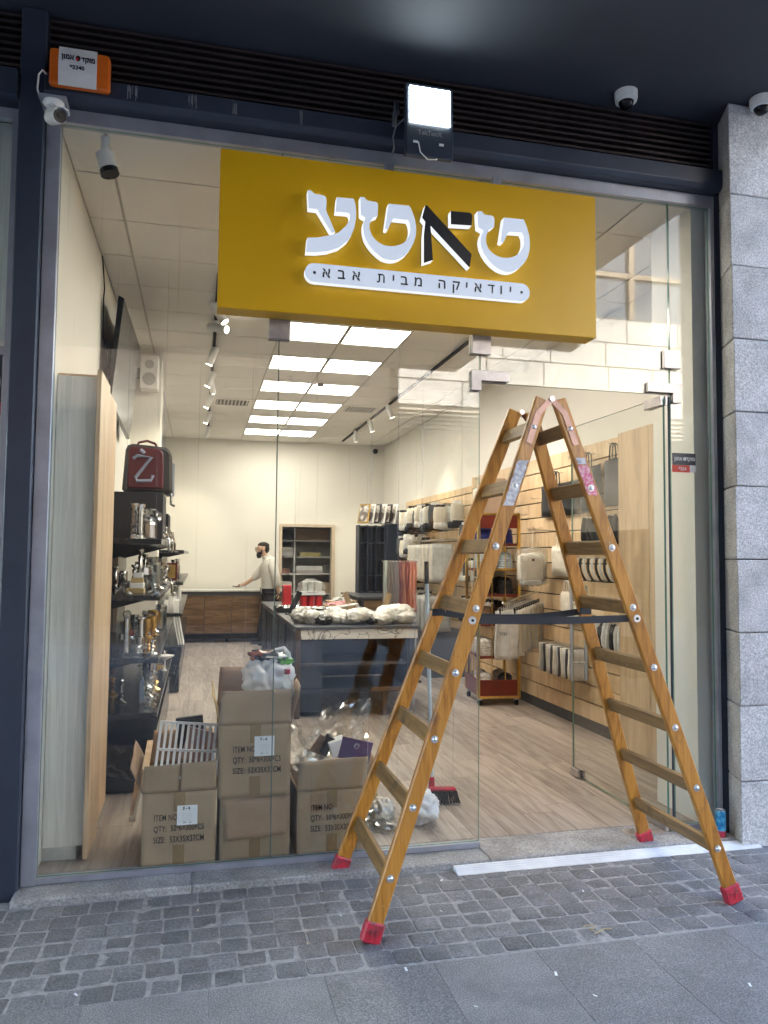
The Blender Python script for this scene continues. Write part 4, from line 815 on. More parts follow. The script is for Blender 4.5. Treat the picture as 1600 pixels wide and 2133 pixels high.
MB().prism([(-.53, 1.99), (-.525, 2.28), (-.505, 2.305), (-.30, 2.29), (-.275, 2.26), (-.27, 1.99)], 2.115, 2.139).build('front_panel', M('bag_maroon', (.12, .010, .016), .6), bg_, bevel=.01)
MB().tube([(-.47, 2.2, 2.318), (-.46, 2.2, 2.345), (-.40, 2.2, 2.36), (-.34, 2.2, 2.34), (-.33, 2.2, 2.315)], .010).build('handle', bpy.data.materials['bag_maroon'], bg_)
m_blu = M('print_blue', (.36, .40, .55), .6)
MB().tube([(-.49, 2.112, 2.21), (-.46, 2.112, 2.235), (-.36, 2.112, 2.225), (-.47, 2.112, 2.07), (-.46, 2.112, 2.045), (-.36, 2.112, 2.05), (-.345, 2.112, 2.09)], .013, 6).build('bag_print', m_blu, bg_); MB().tube([(-.44, 2.112, 2.28), (-.41, 2.112, 2.255)], .013, 6).build('bag_print', m_blu, bg_)
tag(box('hair_spray', M('bluegrey_pack', (.25, .29, .36), .4), None, -.27, -.2, 2.36, 2.44, 1.955, 2.22, bevel=.01), 'blue and grey pack standing behind the maroon bag', 'pack')
# small silver and crystal pieces crowding the shelves
rs = random.Random(77)
for sh_, snm in ((1, 'top'), (2, 'second'), (3, 'third'), (4, 'lowest')):
    for k in range(16 if sh_ in (2, 3) else 9):
        y = (1.40 if sh_ != 1 else 2.05)+rs.random()**1.3*(2.5 if sh_ != 1 else 1.9); x = rs.uniform(-.60, -.27); h = rs.uniform(.07, .19); kd = k % 4
        if sh_ == 1: x = rs.uniform(-.33, -.25); y = 3.5+.07*k; h *= .8
        mt = (m_silver, m_crystal, m_silver, m_gold)[kd] if sh_ in (3, 4) else (m_silver, m_crystal, m_silver, m_crystal)[kd]
        pf = (cs_prof(h, .035), cup(h, .034), vase(h, .032), cs_prof(h*.8, .04))[kd]
        lathe_item('shelf_ornament', 'small %s %s crowded on the %s black shelf, %s piece' % ({m_silver: 'silver', m_crystal: 'crystal', m_gold: 'gold'}[mt], ('candlestick', 'goblet', 'beaker', 'stand')[kd], snm, (W4+['eleventh', 'twelfth', 'thirteenth', 'fourteenth', 'fifteenth', 'sixteenth'])[k]), 'ornament', (x, y, SH[sh_]), pf, mt, 'small pieces on the black shelves')
# white papers and pottery on the far unit
for k in range(9): lathe_item('far_vase', '%s ornament on the far shelving, counted from the glass' % W4[k], 'ornament', (-.28, 4.95+.35*k, 1.2 if k % 2 else .86), cs_prof(.24, .055) if k % 3 else vase(.18, .06), m_silver if k % 2 else m_white, 'ornaments on the far shelving')
for k in range(3): tag(MB().beam((-.19+.025*k, 4.95, .52), (-.25+.025*k, 4.95, .82), .012, .22, (0, 1, 0)).build('white_plaque', m_paper, None), '%s white plaque leaning on the low far shelf' % W4[k], 'plaque')
t = thing('white_box', 'white carton on the far shelving below the trays', 'carton', (-.3, 5.0, 1.2)); 
MB().box(-.36, -.2, 4.9, 5.1, .861, 1.0).build('box_body', m_white, t, bevel=.004); t.location = (-.3, 5.0, .86); t.children[0].location.z += .34
# ================================================================== BACK OF THE SHOP
ct = thing('sales_counter', 'low counter with warm brown wood front along the back wall', 'counter', (.3, 9.9, 0))
box('plinth', m_black, ct, -.35, 1.5, 9.74, 10.1, .06, .14); 
for k in range(4): box('front_panel', m_brown, ct, -.35+.4625*k+.004, -.35+.4625*(k+1)-.004, 9.70, 9.72, .16, .80, bevel=.002)
box('body', m_navycab, ct, -.35, 1.5, 9.721, 10.12, .14, .80); box('rail', m_darktop, ct, -.35, 1.5, 9.69, 10.12, .801, .87); box('worktop', m_pale, ct, -.37, 1.52, 9.66, 10.15, .871, .90, bevel=.003)
for x in (-.3, .5, 1.4): MB().cyl((x, 9.8, 0), (x, 9.8, .06), .02, n=8).build('leg', m_black, ct)
df = thing('door_frame', 'pale wooden frame around the open doorway in the back wall', 'door frame', (1.95, 10.28, 0))
m_frm = M('beige_frame', (.60, .50, .38), .55)
box('jamb', m_frm, df, 1.43, 1.48, 10.26, 10.43, 0, 2.03); box('jamb', m_frm, df, 2.40, 2.46, 10.26, 10.43, 0, 2.03); box('head', m_frm, df, 1.43, 2.46, 10.255, 10.43, 2.0301, 2.08)
rk = thing('storage_rack', 'grey storage shelves of boxes seen through the back doorway', 'shelving', (1.95, 11.1, 0)); m_rack = M('rack_grey', (.72, .72, .70), .6)
for x in (1.25, 1.78, 2.85): box('upright', m_rack, rk, x, x+.03, 10.95, 11.4, 0, 2.2)
for z in (.35, .75, 1.13, 1.46, 1.78): box('shelf', m_rack, rk, 1.28, 2.85, 10.96, 11.4, z, z+.025)
BX = [(1.82, 2.45, 1.81, 2.02, m_card, 'brown cardboard carton on the upper store room shelf'), (1.55, 1.75, 1.81, 2.0, m_navycab, 'dark blue carton on the upper left store room shelf'), (1.52, 1.76, 1.49, 1.58, m_paper, 'flat white box, lower of two on the left store room shelf'), (1.55, 1.76, 1.581, 1.66, m_white, 'flat white box, upper of two on the left store room shelf'), (1.9, 2.3, 1.485, 1.56, M('yellow_stack', (.62, .56, .24), .8), 'pile of pale yellow cloths on the middle store room shelf'), (1.83, 2.35, 1.156, 1.22, M('lilac_box', (.60, .56, .58), .7), 'long pale box, lower one on the store room shelf'), (1.83, 2.34, 1.221, 1.30, m_paper, 'long pale box, upper one on the store room shelf'), (1.53, 1.7, 1.156, 1.25, M('rose_box', (.40, .20, .17), .7), 'small rose box on the left store room shelf'), (1.52, 1.75, .776, 1.0, m_white, 'white carton on the low left store room shelf'), (2.2, 2.5, .776, .98, m_card, 'brown carton on the low right store room shelf')]
for x0, x1, z0, z1, mt, lab in BX: tag(box('storage_box', mt, None, x0, x1, 10.98, 11.3, z0, z1, bevel=.004), lab, 'box')
cu_ = thing('cubby_shelf', 'tall navy cubby shelf of square compartments in the back right corner', 'shelf', (2.65, 7.6, 1.0))
cu_.location = (2.65, 7.6, .95)
box('back', m_navycab, cu_, 2.34, 2.73, 7.66, 7.68, .955, 1.97)
for k in range(4): x = 2.335+.13*k; box('divider', m_navycab, cu_, x-.008, x+.008, 7.42, 7.66, .955, 1.97)
for k in range(5): z = .96+.2475*k; box('board', m_navycab, cu_, 2.343, 2.717, 7.418, 7.66, z-.008, z+.008)
box('side_cabinet', m_navycab, cu_, 2.737, 3.02, 7.40, 7.68, .955, 1.99, bevel=.004)
lc = thing('drawer_cabinet', 'low dark cabinet with small wooden drawers below the navy cubby shelf', 'cabinet', (2.6, 6.9, 0)); box('carcass', m_darktop, lc, 2.15, 3.0, 6.42, 7.72, .02, .92, bevel=.004); box('top', m_darktop, lc, 2.12, 3.02, 6.38, 7.74, .921, .949, bevel=.003)
for k in range(4):
    d_ = box('drawer', m_brown, lc, 2.125, 2.149, 6.46+.31*k, 6.74+.31*k, .66, .90, bevel=.003); MB().cyl((2.11, 6.60+.31*k, .78), (2.125, 6.60+.31*k, .78), .016, n=10).build('knob', m_silver, d_)
for k in range(2):
    d_ = box('drawer', m_brown, lc, 2.2+.4*k, 2.56+.4*k, 6.395, 6.419, .62, .90, bevel=.003); MB().cyl((2.38+.4*k, 6.38, .76), (2.38+.4*k, 6.395, .76), .016, n=10).build('knob', m_silver, d_)
for k in range(6):
    x = 2.42+.085*k; y = 7.5+.0*k; t = thing('picture_frame', '%s leaning picture frame on top of the navy cubby shelf, from the left' % W4[k], 'picture frame', (x, y, 1.985), 'frames on the cubby shelf'); a = R(-55); mm_ = Matrix.Rotation(a, 3, 'Z')@Matrix.Rotation(R(-12), 3, 'X')
    MB().obox((x, y, 2.145), (.22, .015, .30), mm_).build('frame', m_gold if k == 0 else (m_white if k % 2 else m_ink), t, bevel=.004); MB().obox(Vector((x, y, 2.145))+mm_@Vector((0, -.009, 0)), (.17, .004, .25), mm_).build('print', M('sepia_print', (.62, .58, .54), .7, 0, (.14, .11, .10), 9, (.45, .55)) if k == 0 else bpy.data.materials['sepia_print'], t)
# ================================================================== TABLE IN THE MIDDLE
tb = thing('display_table', 'long dark display island with navy drawers and white marble end rail', 'table', (1.48, 5.1, 0))
box('top', m_darktop, tb, .88, 2.075, 3.27, 7.2, .815, .845, bevel=.004); box('marble_rail', m_wmarble, tb, .935, 2.06, 3.285, 3.31, .722, .8145, bevel=.002)
box('end_post', m_dkwood, tb, .885, .934, 3.28, 3.34, .0, .8145, bevel=.003)
box('drawer_body', m_navycab, tb, .90, 1.15, 3.341, 7.15, .05, .8145)
for k in range(5):
    y = 3.42+.75*k; d_ = box('drawer', m_navycab, tb, .885, .899, y, y+.66, .45, .79, bevel=.004); MB().cyl((.868, y+.33, .62), (.885, y+.33, .62), .014, n=10).build('knob', m_silver, d_)
    d_ = box('drawer', m_navycab, tb, .885, .899, y, y+.66, .09, .43, bevel=.004); MB().cyl((.868, y+.33, .26), (.885, y+.33, .26), .014, n=10).build('knob', m_silver, d_)
box('back_panel', m_navycab, tb, 1.151, 1.95, 4.0, 4.03, .28, .8145); box('shelf', m_darktop, tb, .9345, 1.96, 3.32, 3.99, .475, .50); box('shelf', m_navycab, tb, .9345, 1.96, 3.30, 3.99, .22, .262)
box('side_panel', m_navycab, tb, 1.961, 1.99, 3.31, 7.1, .22, .8145); box('bench_shelf', m_brown, tb, 1.6, 2.02, 3.26, 3.299, .235, .27)
for x, y in ((1.745, 3.33), (1.745, 6.9), (1.0, 6.9)): box('leg', m_dkwood, tb, x-.02, x+.02, y-.02, y+.02, 0, .2195)
m_blkpoly = M('black_poly', (.03, .03, .034), .18, 0, (.012, .012, .014), 14, bump=.8, bs=30, coat=.5); m_wpoly = M('white_cap_poly', (.78, .77, .74), .3, 0, (.60, .59, .56), 22, (.4, .55), bump=1.0, bs=34, coat=.3); m_gpoly = M('grey_poly', (.50, .49, .46), .25, 0, (.30, .29, .27), 12, bump=.8, bs=30, coat=.4)
rn = random.Random(21)
BG = [(1.0, 3.62, .10, 1), (1.12, 3.5, .095, 0), (1.17, 3.46, .085, 2), (1.34, 3.58, .115, 0), (1.46, 3.44, .11, 0), (1.57, 3.52, .115, 0), (1.66, 3.42, .08, 2), (1.78, 3.46, .115, 0), (1.93, 3.5, .14, 0), (1.02, 4.0, .10, 1), (1.25, 4.0, .09, 1), (1.55, 3.95, .09, 1), (1.75, 3.9, .08, 2), (1.1, 4.4, .10, 1), (1.88, 3.75, .13, 0)]
KIND = ['white knitted caps', 'crinkled clear bag of grey caps', 'shiny black bag of caps']
for k, (x, y, r, kd) in enumerate(BG):
    t = thing('cap_bag', ('plastic bag of white knitted caps' if kd == 0 else 'crinkled bag of pale grey caps' if kd == 1 else 'shiny bag of black caps')+', %s from the left on the island table' % (W4+['eleventh', 'twelfth', 'thirteenth', 'fourteenth', 'fifteenth'])[sorted(range(len(BG)), key=lambda q: BG[q][0]).index(k)], 'bag', (x, y, .846), 'bags of caps on the island table')
    if kd == 0:
        for q in range(3):
            MB().blob((x+rn.uniform(-.05, .05), y+rn.uniform(-.04, .04), .846+r*.42+.02*q), (r*rn.uniform(.75, 1.0), r*rn.uniform(.7, .95), r*rn.uniform(.5, .62)), k*3+q, 36, .22, 12, -r*.42-.02*q).build('caps', m_wpoly, t, smooth=2)
    else:
        MB().blob((x, y, .846+r*.48), (r*1.05, r*.95, r*.6), k*3, 30, .30, 11, -r*.48).build('caps', m_blkpoly if kd == 2 else m_gpoly, t, smooth=2)
for k, (x, y, lab) in enumerate(((1.05, 5.2, 'black tray of silvery goods on the far left of the island table'), (1.35, 5.0, 'black wire tray of goods in the middle of the island table'))):
    t = thing('goods_tray', lab, 'tray', (x, y, .846)); box('base', m_black, t, x-.16, x+.16, y-.2, y+.2, .846, .856)
    for a, b, c, d in ((x-.17, x-.161, y-.2, y+.2), (x+.161, x+.17, y-.2, y+.2), (x-.17, x+.17, y-.21, y-.201), (x-.17, x+.17, y+.201, y+.21)): box('rim', m_black, t, a, b, c, d, .846, .90)
    for q in range(6): MB().blob((x-.1+.09*(q % 3), y-.1+.18*(q//3), .885), (.055, .07, .03), q+k*9, 12, .5, 9).build('packet', m_cloth2 if q % 2 else m_silver, t)
t = thing('can_pack', 'pack of red cans topped with white paper cups on the island table', 'pack', (1.42, 6.0, .846))
for q in range(6):
    cx_, cy_ = 1.32+.095*(q % 3), 5.95+.1*(q//3); MB().cyl((cx_, cy_, .846), (cx_, cy_, .99), .043, n=14).build('can', m_redlab, t, smooth=True); MB().lathe([(.032, 0), (.042, .12), (0, .12)], (cx_, cy_, 1.045), 12).build('paper_cup', m_white, t, smooth=True)
box('tray_card', m_paper, t, 1.26, 1.58, 5.89, 6.11, 1.0, 1.044); MB().blob((1.42, 6.0, 1.10), (.17, .13, .10), 77, 20, .3, 9, -.08).build('shrink_film', m_film, t)
tag(box('red_carton', m_redlab, None, 1.06, 1.16, 6.0, 6.2, .846, 1.12, bevel=.004), 'upright dark red carton left of the can pack', 'carton')
for k, (x, y, mt, lab) in enumerate(((1.62, 5.1, M('pink_goods', (.66, .34, .36), .8), 'shallow wooden basket of pink goods on the island table'), (1.78, 5.9, m_cloth2, 'shallow wooden basket of grey goods behind the pink one'))):
    t = thing('goods_basket', lab, 'basket', (x, y, .846)); MB().add([(x-.14, y-.1, .846), (x+.14, y-.1, .846), (x+.14, y+.1, .846), (x-.14, y+.1, .846), (x-.18, y-.14, .93), (x+.18, y-.14, .93), (x+.18, y+.14, .93), (x-.18, y+.14, .93)], [(0,3,2,1),(0,1,5,4),(1,2,6,5),(2,3,7,6),(3,0,4,7)]).build('tray', m_gold if False else m_edgew, t, thick=.008); MB().blob((x, y, .92), (.14, .11, .05), k+90, 16, .5, 9).build('goods', mt, t); 
t = thing('wicker_basket', 'small basket with white rope handles at the front of the island table', 'basket', (1.47, 3.85, .846)); MB().lathe([(.08, 0), (.10, .07), (.10, .10), (.09, .10), (.085, .02), (0, .01)], (1.47, 3.85, .846), 16).build('body', m_edgew, t)
for s_ in (-1, 1): MB().tube([(1.47-.11, 3.85+s_*.04, .91), (1.47-.10, 3.85+s_*.04, .985), (1.47, 3.85+s_*.05, 1.0), (1.47+.11, 3.85+s_*.04, 1.02), (1.47+.13, 3.85+s_*.04, .91)], .007).build('handle', m_white, t, smooth=True)
for k, (x, y, a, lab) in enumerate(((1.0, 4.75, .5, 'dark display stand leaning at the left of the island table'), (1.68, 4.6, -.4, 'narrow wooden display stand in the middle of the island table'), (1.95, 4.3, .35, 'narrow wooden display stand at the right of the island table'))):
    t = thing('display_stand', lab, 'stand', (x, y, .846)); MB().beam((x, y, .856), (x+a*.22, y, 1.10), .06, .012, (0, 1, 0)).build('panel', m_black if k == 0 else m_slath, t); box('foot', m_black if k == 0 else m_slath, t, x-.05, x+.05, y-.05, y+.05, .846, .856)
sc_ = thing('scarf_rack', 'dark rail stand carrying the row of coloured scarves', 'rack', (2.4, 5.3, 0)); MB().cyl((2.17, 5.25, 1.44), (2.62, 5.25, 1.44), .009, n=8).build('rail', m_steel, sc_)
for x in (2.19, 2.60): MB().cyl((x, 5.25, 0), (x, 5.25, 1.44), .010, n=8).build('post', m_steel, sc_); 
for x in (2.19, 2.60): box('foot', m_black, sc_, x-.02, x+.02, 5.05, 5.45, 0, .02)
SCF = [((.55, .60, .58), 'pale mint'), ((.30, .27, .25), 'brown grey'), ((.26, .25, .26), 'dark grey'), ((.30, .28, .31), 'lilac grey'), ((.28, .12, .15), 'plum'), ((.52, .25, .20), 'dusty rose'), ((.42, .13, .12), 'brick red'), ((.66, .26, .19), 'coral'), ((.72, .30, .24), 'light coral')]
for k, (c, nm) in enumerate(SCF):
    x0 = 2.19+.0455*k; mt = M('scarf_'+nm.replace(' ', '_'), c, .85, 0, tuple(q*.75 for q in c), 20, st=(1, 1, .2)); L_ = .62+.12*((k*5) % 4)/3
    def fn(u, v, x0=x0, k=k, L_=L_):
        ph = (v*2-1); zz = 1.452-abs(ph)*L_ if abs(ph) > .02 else 1.452; yy = 5.25+(.014+.012*abs(ph))*(1 if ph > 0 else -1) if abs(ph) > .02 else 5.25
        return (x0+u*.047+.006*math.sin(v*17+k), yy+.010*math.sin(u*9+k+ph*3), zz)
    tag(MB().sheet(fn, 6, 20).build('scarf', mt, None, smooth=True, thick=.003), '%s scarf draped over the rail behind the island table' % nm, 'scarf', 'scarves on the rail')
# ================================================================== RIGHT SIDE
sw = thing('slat_wall', 'oak slat-wall with dark grooves along the right of the shop', 'wall panel', (3.37, 3.4, 0)); box('backing', m_black, sw, 3.375, 3.399, 1.41, 5.3, .10, 2.51)
k = 0; z = .10
while z < 2.5:
    z1 = min(z+.139, 2.52)
    for y0, y1 in ((1.41, 2.63), (2.632, 3.95), (3.952, 5.3)): MB().box(3.342, 3.374, y0, y1, z, z1).build('board', m_slat, sw)
    z += .151
box('skirting', m_greyc, sw, 3.35, 3.399, 1.41, 5.3, .0, .099)
sw2 = thing('slat_wall', 'oak slat-wall farther back on the right, behind the hanging packages', 'wall panel', (3.37, 7, 0)); box('backing', m_black, sw2, 3.385, 3.399, 5.32, 8.55, .05, 2.40)
z = .06
while z < 2.35:
    MB().box(3.36, 3.384, 5.32, 8.55, z, min(z+.139, 2.41)).build('board', m_slat, sw2); z += .151
cb2 = thing('oak_cupboard', 'tall plain oak cupboard by the entrance on the right', 'cupboard', (3.25, .95, 0))
for y0, y1 in ((.50, .998), (1.002, 1.405)): box('door', m_slath, cb2, 3.10, 3.118, y0, y1, .10, 2.455, bevel=.002)
box('carcass', m_slath, cb2, 3.119, 3.399, .50, 1.406, .10, 2.46); box('plinth', m_greyc, cb2, 3.14, 3.399, .50, 1.406, 0, .099)
tag(box('entrance_jamb', m_plaster, None, 2.80, 3.40, .06, .47, 0, 3.597), 'pale plastered jamb between the oak cupboard and the glass', 'pilaster')
# hooks and hanging goods
def hook(y, z, L=.12, x=3.342):
    return MB().tube([(x, y, z), (x-L*.9, y, z-.008), (x-L, y, z+.015)], .004, 5)
def bagrect(t, y0, y1, z0, z1, x, dep, mt, seed, nm='bag_body'):
    rr = random.Random(seed)
    def fn(u, v):
        e = min(u, 1-u, v, 1-v); bul = dep*(min(1, e*5))**.6
        return (x-bul+.006*noise.noise(Vector((u*5+seed, v*5, seed))), y0+(y1-y0)*u+.012*math.sin(v*4+seed)*0.5, z0+(z1-z0)*v+.008*math.sin(u*7+seed))
    m_ = MB().sheet(fn, 12, 12); m_.add([(x, y0, z0), (x, y1, z0), (x, y1, z1), (x, y0, z1)], [(0,1,2,3)]); return m_.build(nm, mt, t, smooth=True)
def tote(lab, y0, y1, z0, z1, mt, seed, x=3.30, hh=.12, name='tote_bag'):
    t = thing(name, lab, 'bag', (x, (y0+y1)/2, z0)); bagrect(t, y0, y1, z0, z1, x, .05, mt, seed); ym = (y0+y1)/2
    for dx in (-.02, -.045): MB().tube([(x+dx, ym-.05, z1-.01), (x+dx, ym-.04, z1+hh*.8), (x+dx, ym, z1+hh), (x+dx, ym+.04, z1+hh*.8), (x+dx, ym+.05, z1-.01)], .006, 5).build('handle', mt, t)
    hook(ym, z1+hh-.01).build('hook', m_steel, t); return t
b_ = tote('black quilted bag with silver lettering hanging on the slat-wall', 2.42, 3.18, 1.90, 2.20, m_darkc, 1)
for q in range(4): hebword('lettering', 'טלית תפיל', m_stk, b_, (3.243, 2.80, 2.14-.05*q), .05, xdir=(0, -1, 0))
tote('dark grey bag behind the open glass door, farther one', 2.02, 2.36, 1.90, 2.30, m_greyc, 2); tote('dark grey bag behind the open glass door, nearer one', 1.55, 1.95, 1.93, 2.32, m_greyc, 3)
b_ = tote('cream cloth bag with printed lines beside the clear bags', 2.52, 2.94, 1.33, 1.62, m_cloth, 4, hh=.10)
for q in range(4): text('lettering', '~ ~~ ~ ~~', m_stk, b_, (3.243, 2.72, 1.56-.05*q), .05, xdir=(0, -1, 0))
tote('cream cloth bag hanging behind the door handle', 2.40, 2.74, .92, 1.20, m_cloth, 5, hh=.10); tote('cream bag hanging at the far end of the near slat-wall', 4.7, 5.1, 1.98, 2.35, m_cloth, 6, hh=.12)
# clear bags of folded cream cloth
def clearbag(lab, xc, y, z0, z1, w_, seed):
    t = thing('clear_bag', lab, 'bag', (xc, y, z0), 'clear bags of folded cloth'); h = z1-z0
    MB().blob((xc, y, z0+h*.45), (w_*.50, .05, h*.36), seed, 20, .06, 8, None, .75).build('folded_cloth', m_cloth, t, smooth=True); MB().box(xc-w_*.4, xc+w_*.4, y-.045, y+.03, z0+.01, z0+h*.16).build('grey_band', m_cloth2, t, bevel=.01)
    MB().blob((xc, y, z0+h*.46), (w_*.55, .062, h*.48), seed+9, 26, .09, 12, None, .8).build('film', m_film, t); MB().tube([(xc-.03, y, z1-.02), (xc-.02, y, z1+.13), (xc, y, z1+.16), (xc+.02, y, z1+.13), (xc+.03, y, z1-.02)], .008, 5).build('loop', m_film, t)
    box('brand_tag', m_maroon, t, xc-.012, xc+.012, y-.075, y-.07, z0+h*.62, z0+h*.68)
    MB().tube([(3.342, y, z1+.15), (xc-.02, y, z1+.15), (xc-.02, y, z1+.17)], .005, 5).build('hook', m_steel, t)
clearbag('front clear bag of folded cream cloth hanging beside the cap trolley', 3.03, 2.86, 1.24, 1.61, .24, 2); clearbag('second clear bag of folded cream cloth, just behind the first', 3.17, 3.05, 1.24, 1.62, .22, 5)
# rack of clipped cloth bags
rk_ = thing('clip_rack', 'chrome rail with black clips holding the row of cream cloth covers', 'rack', (3.0, 2.9, 1.1)); MB().tube([(3.342, 3.35, 1.16), (2.99, 2.98, 1.13), (2.66, 2.60, 1.085), (2.64, 2.58, 1.10)], .009, 8).build('rail', m_steel, rk_, smooth=True)
for k in range(13):
    u = k/12; x = 2.70+.52*u; y = 2.62+.62*u; z1 = 1.02+.045*u; h = .43-.02*(k % 3); 
    t = thing('cloth_cover', '%s cream cloth cover on the clip rail, counted from the front' % (W4+['eleventh', 'twelfth', 'thirteenth'])[k], 'cloth', (x, y, z1-h), 'covers on the clip rail'); rr = k*1.7
    def fn(a, b, x=x, y=y, z1=z1, h=h, rr=rr): return (x-.115+.23*a+.004*math.sin(b*6+rr), y+.012*math.sin(a*8+rr)*(b)+.006*math.sin(a*3+rr), z1-h*b)
    MB().sheet(fn, 14, 10).build('cloth', m_cloth if k % 3 else m_cloth2, t, smooth=True, thick=.012)
    for s_ in (-.07, .07): MB().box(x+s_-.006, x+s_+.006, y-.012, y+.014, z1-.025, z1+.03).build('clip', m_ink, t, bevel=.003)
    MB().tube([(x-.09, y, z1+.02), (x+.09, y, z1+.02)], .004, 5).build('hanger_bar', m_steel, t)
    MB().tube([(x, y, z1+.02), (x, y, z1+.07)], .004, 5).build('hanger_hook', m_steel, t)
    if k == 0: hebword('lettering', 'כבוד', m_ink, t, (x-.045, y-.019, z1-.20), .038, bold=.0008)
# strips hanging like ties
for k in range(12):
    y = 1.58+.068*k; mt = m_darkc if k % 2 else m_cloth2
    t = thing('hanging_strap', '%s of the black and white straps on the middle slat-wall rail, from the glass side' % (W4+['eleventh', 'twelfth'])[k], 'strap', (3.24, y, 1.33), 'black and white straps on the slat-wall')
    MB().sheet(lambda a, b: (3.20+.05*b-.02*math.sin(b*3), y+(-.018+.036*a)+.02*math.sin(b*2.6), 1.50-.19*b), 3, 8).build('strap_band', mt, t, smooth=True, thick=.006); hook(y, 1.505, .16).build('hook', m_steel, t)
for k in range(10):
    y = 1.52+.062*k; t = thing('hanging_pouch', '%s small packet on the low slat-wall hooks behind the door, from the glass side' % W4[k], 'packet', (3.24, y, .74), 'small packets on the low hooks')
    MB().blob((3.23, y, .86), (.045, .024, .12), k+3, 12, .25, 8).build('packet_body', m_darkc if k % 3 == 0 else m_cloth2, t, smooth=True); hook(y, .985, .14).build('hook', m_steel, t)
for k in range(8):
    y = 1.60+.085*k; t = thing('hanging_sock', '%s dark packet on the upper slat-wall hooks behind the door' % W4[k], 'packet', (3.24, y, 1.62), 'dark packets on the upper hooks'); MB().blob((3.24, y, 1.73), (.04, .026, .12), k+31, 12, .2, 8).build('packet_body', m_darkc if k % 4 else m_greyc, t, smooth=True); hook(y, 1.86, .14).build('hook', m_steel, t)
for k, (y, z) in enumerate([(3.0, 2.26), (3.3, 2.1), (3.6, 1.95), (2.5, 2.41), (3.25, 1.8), (1.6, 2.4), (3.1, .70), (2.2, .55)]): tag(hook(y, z, .1).build('wall_hook', m_steel, None), 'bare steel hook, %s of the empty ones on the slat-wall' % W4[k], 'hook', 'empty hooks on the slat-wall')
# far packages
def pack(lab, x, y, z, w_, h, mt, mt2, seed, group):
    t = thing('hanging_package', lab, 'package', (x, y, z), group); rr = random.Random(seed)
    mm_ = Matrix.Rotation(rr.uniform(-.25, .25), 3, 'Z')@Matrix.Rotation(rr.uniform(-.08, .08), 3, 'X')
    MB().blob((x, y, z+h*.50), (w_*.44, .024, h*.44), seed, 16, .10, 9, None, .72).build('contents', mt, t, smooth=2); MB().blob((x, y-.004, z+h*.16), (w_*.45, .027, h*.14), seed+1, 14, .10, 9, None, .72).build('lower_band', mt2, t, smooth=2); MB().obox((x, y, z+h*.97), (w_*.55, .004, h*.12), mm_).build('header_card', m_darkc if seed % 3 else m_paper, t)
    MB().tube([(3.36, y+.02, z+h+.01), (x, y, z+h+.01), (x, y, z+h-.03)], .004, 4).build('hook', m_steel, t)
n_ = 0; rn = random.Random(14); NUM = W4+['eleventh', 'twelfth', 'thirteenth', 'fourteenth', 'fifteenth']
for row, (z, h, y0_, dy_, cnt) in enumerate(((1.86, .33, 5.45, .20, 14), (1.50, .31, 6.85, .20, 7), (1.12, .30, 6.85, .20, 7), (.62, .36, 6.5, .24, 8))):
    for q in range(cnt):
        for colx in (0, 1):
            kd = (q*5+row*3+colx*2) % 4
            pack('%s %s package from the glass, %s row of the far slat-wall' % (NUM[q], ('wall-side', 'aisle-side')[colx], ['top', 'second', 'third', 'lowest'][row]), 3.21-.235*colx+rn.uniform(-.02, .02), y0_+dy_*q+.06*colx, z+rn.uniform(-.03, .03), .21, h*rn.uniform(.9, 1.1), (m_cloth, m_cloth2, m_cloth, m_greyc)[kd], (m_darkc, m_navycab, m_cloth2, m_darkc)[kd], 60+n_, 'packages on the far slat-wall'); n_ += 1
fr_ = thing('hanger_rail', 'chrome rail of hanging pale cloths on the far slat-wall', 'rail', (3.1, 5.9, 1.7)); MB().tube([(3.36, 5.4, 1.72), (3.02, 5.42, 1.72), (2.98, 6.7, 1.72), (3.36, 6.72, 1.72)], .008, 6).build('bar', m_steel, fr_)
for k in range(14):
    y = 5.46+.088*k; 
    t = thing('hanging_cloth', '%s pale cloth on the far hanger rail, counted from the glass' % (W4+['eleventh', 'twelfth', 'thirteenth', 'fourteenth'])[k], 'cloth', (3.0, y, 1.15), 'cloths on the far hanger rail')
    MB().sheet(lambda a, b: (2.86+.28*a+.006*math.sin(b*7+k), y+.012*math.sin(a*9+k)*b, 1.66-.48*b), 10, 8).build('cloth', m_cloth if k % 2 else m_cloth2, t, smooth=True, thick=.01); MB().tube([(2.88, y, 1.665), (3.12, y, 1.665)], .005, 5).build('hanger_bar', m_steel, t); MB().tube([(3.0, y, 1.665), (3.0, y, 1.73)], .003, 4).build('hanger_hook', m_steel, t)
for k in range(10):
    y = 5.40+.10*k; tag(MB().sheet(lambda a, b: (2.80+.30*a+.006*math.sin(b*7+k), y+.010*math.sin(a*9+k)*b, .98-.42*b), 10, 6).build('framed_cloth', m_cloth2 if k % 2 else M('greybag', (.40, .40, .39), .5) if 'greybag' not in bpy.data.materials else bpy.data.materials['greybag'], None, smooth=True, thick=.012), '%s grey packaged cloth standing low at the far slat-wall' % W4[k], 'cloth', 'low packaged cloths')
tag(box('cloth_stand', m_darktop, None, 2.78, 3.34, 5.38, 6.40, 0, .555, bevel=.004), 'dark low plinth under the grey packaged cloths', 'plinth')
for k in range(9):
    y = 4.05+.13*k
    for r_, (z, h) in enumerate(((1.62, .30), (1.20, .28), (.72, .30))):
        pack('%s package in the %s row on the near slat-wall behind the trolley' % (W4[k], ('upper', 'middle', 'lower')[r_]), 3.19, y, z, .20, h, (m_cloth, m_cloth2, m_greyc)[(k+r_) % 3], (m_cloth2, m_darkc, m_cloth)[(k+r_) % 3], 300+k*3+r_, 'packages behind the trolley')
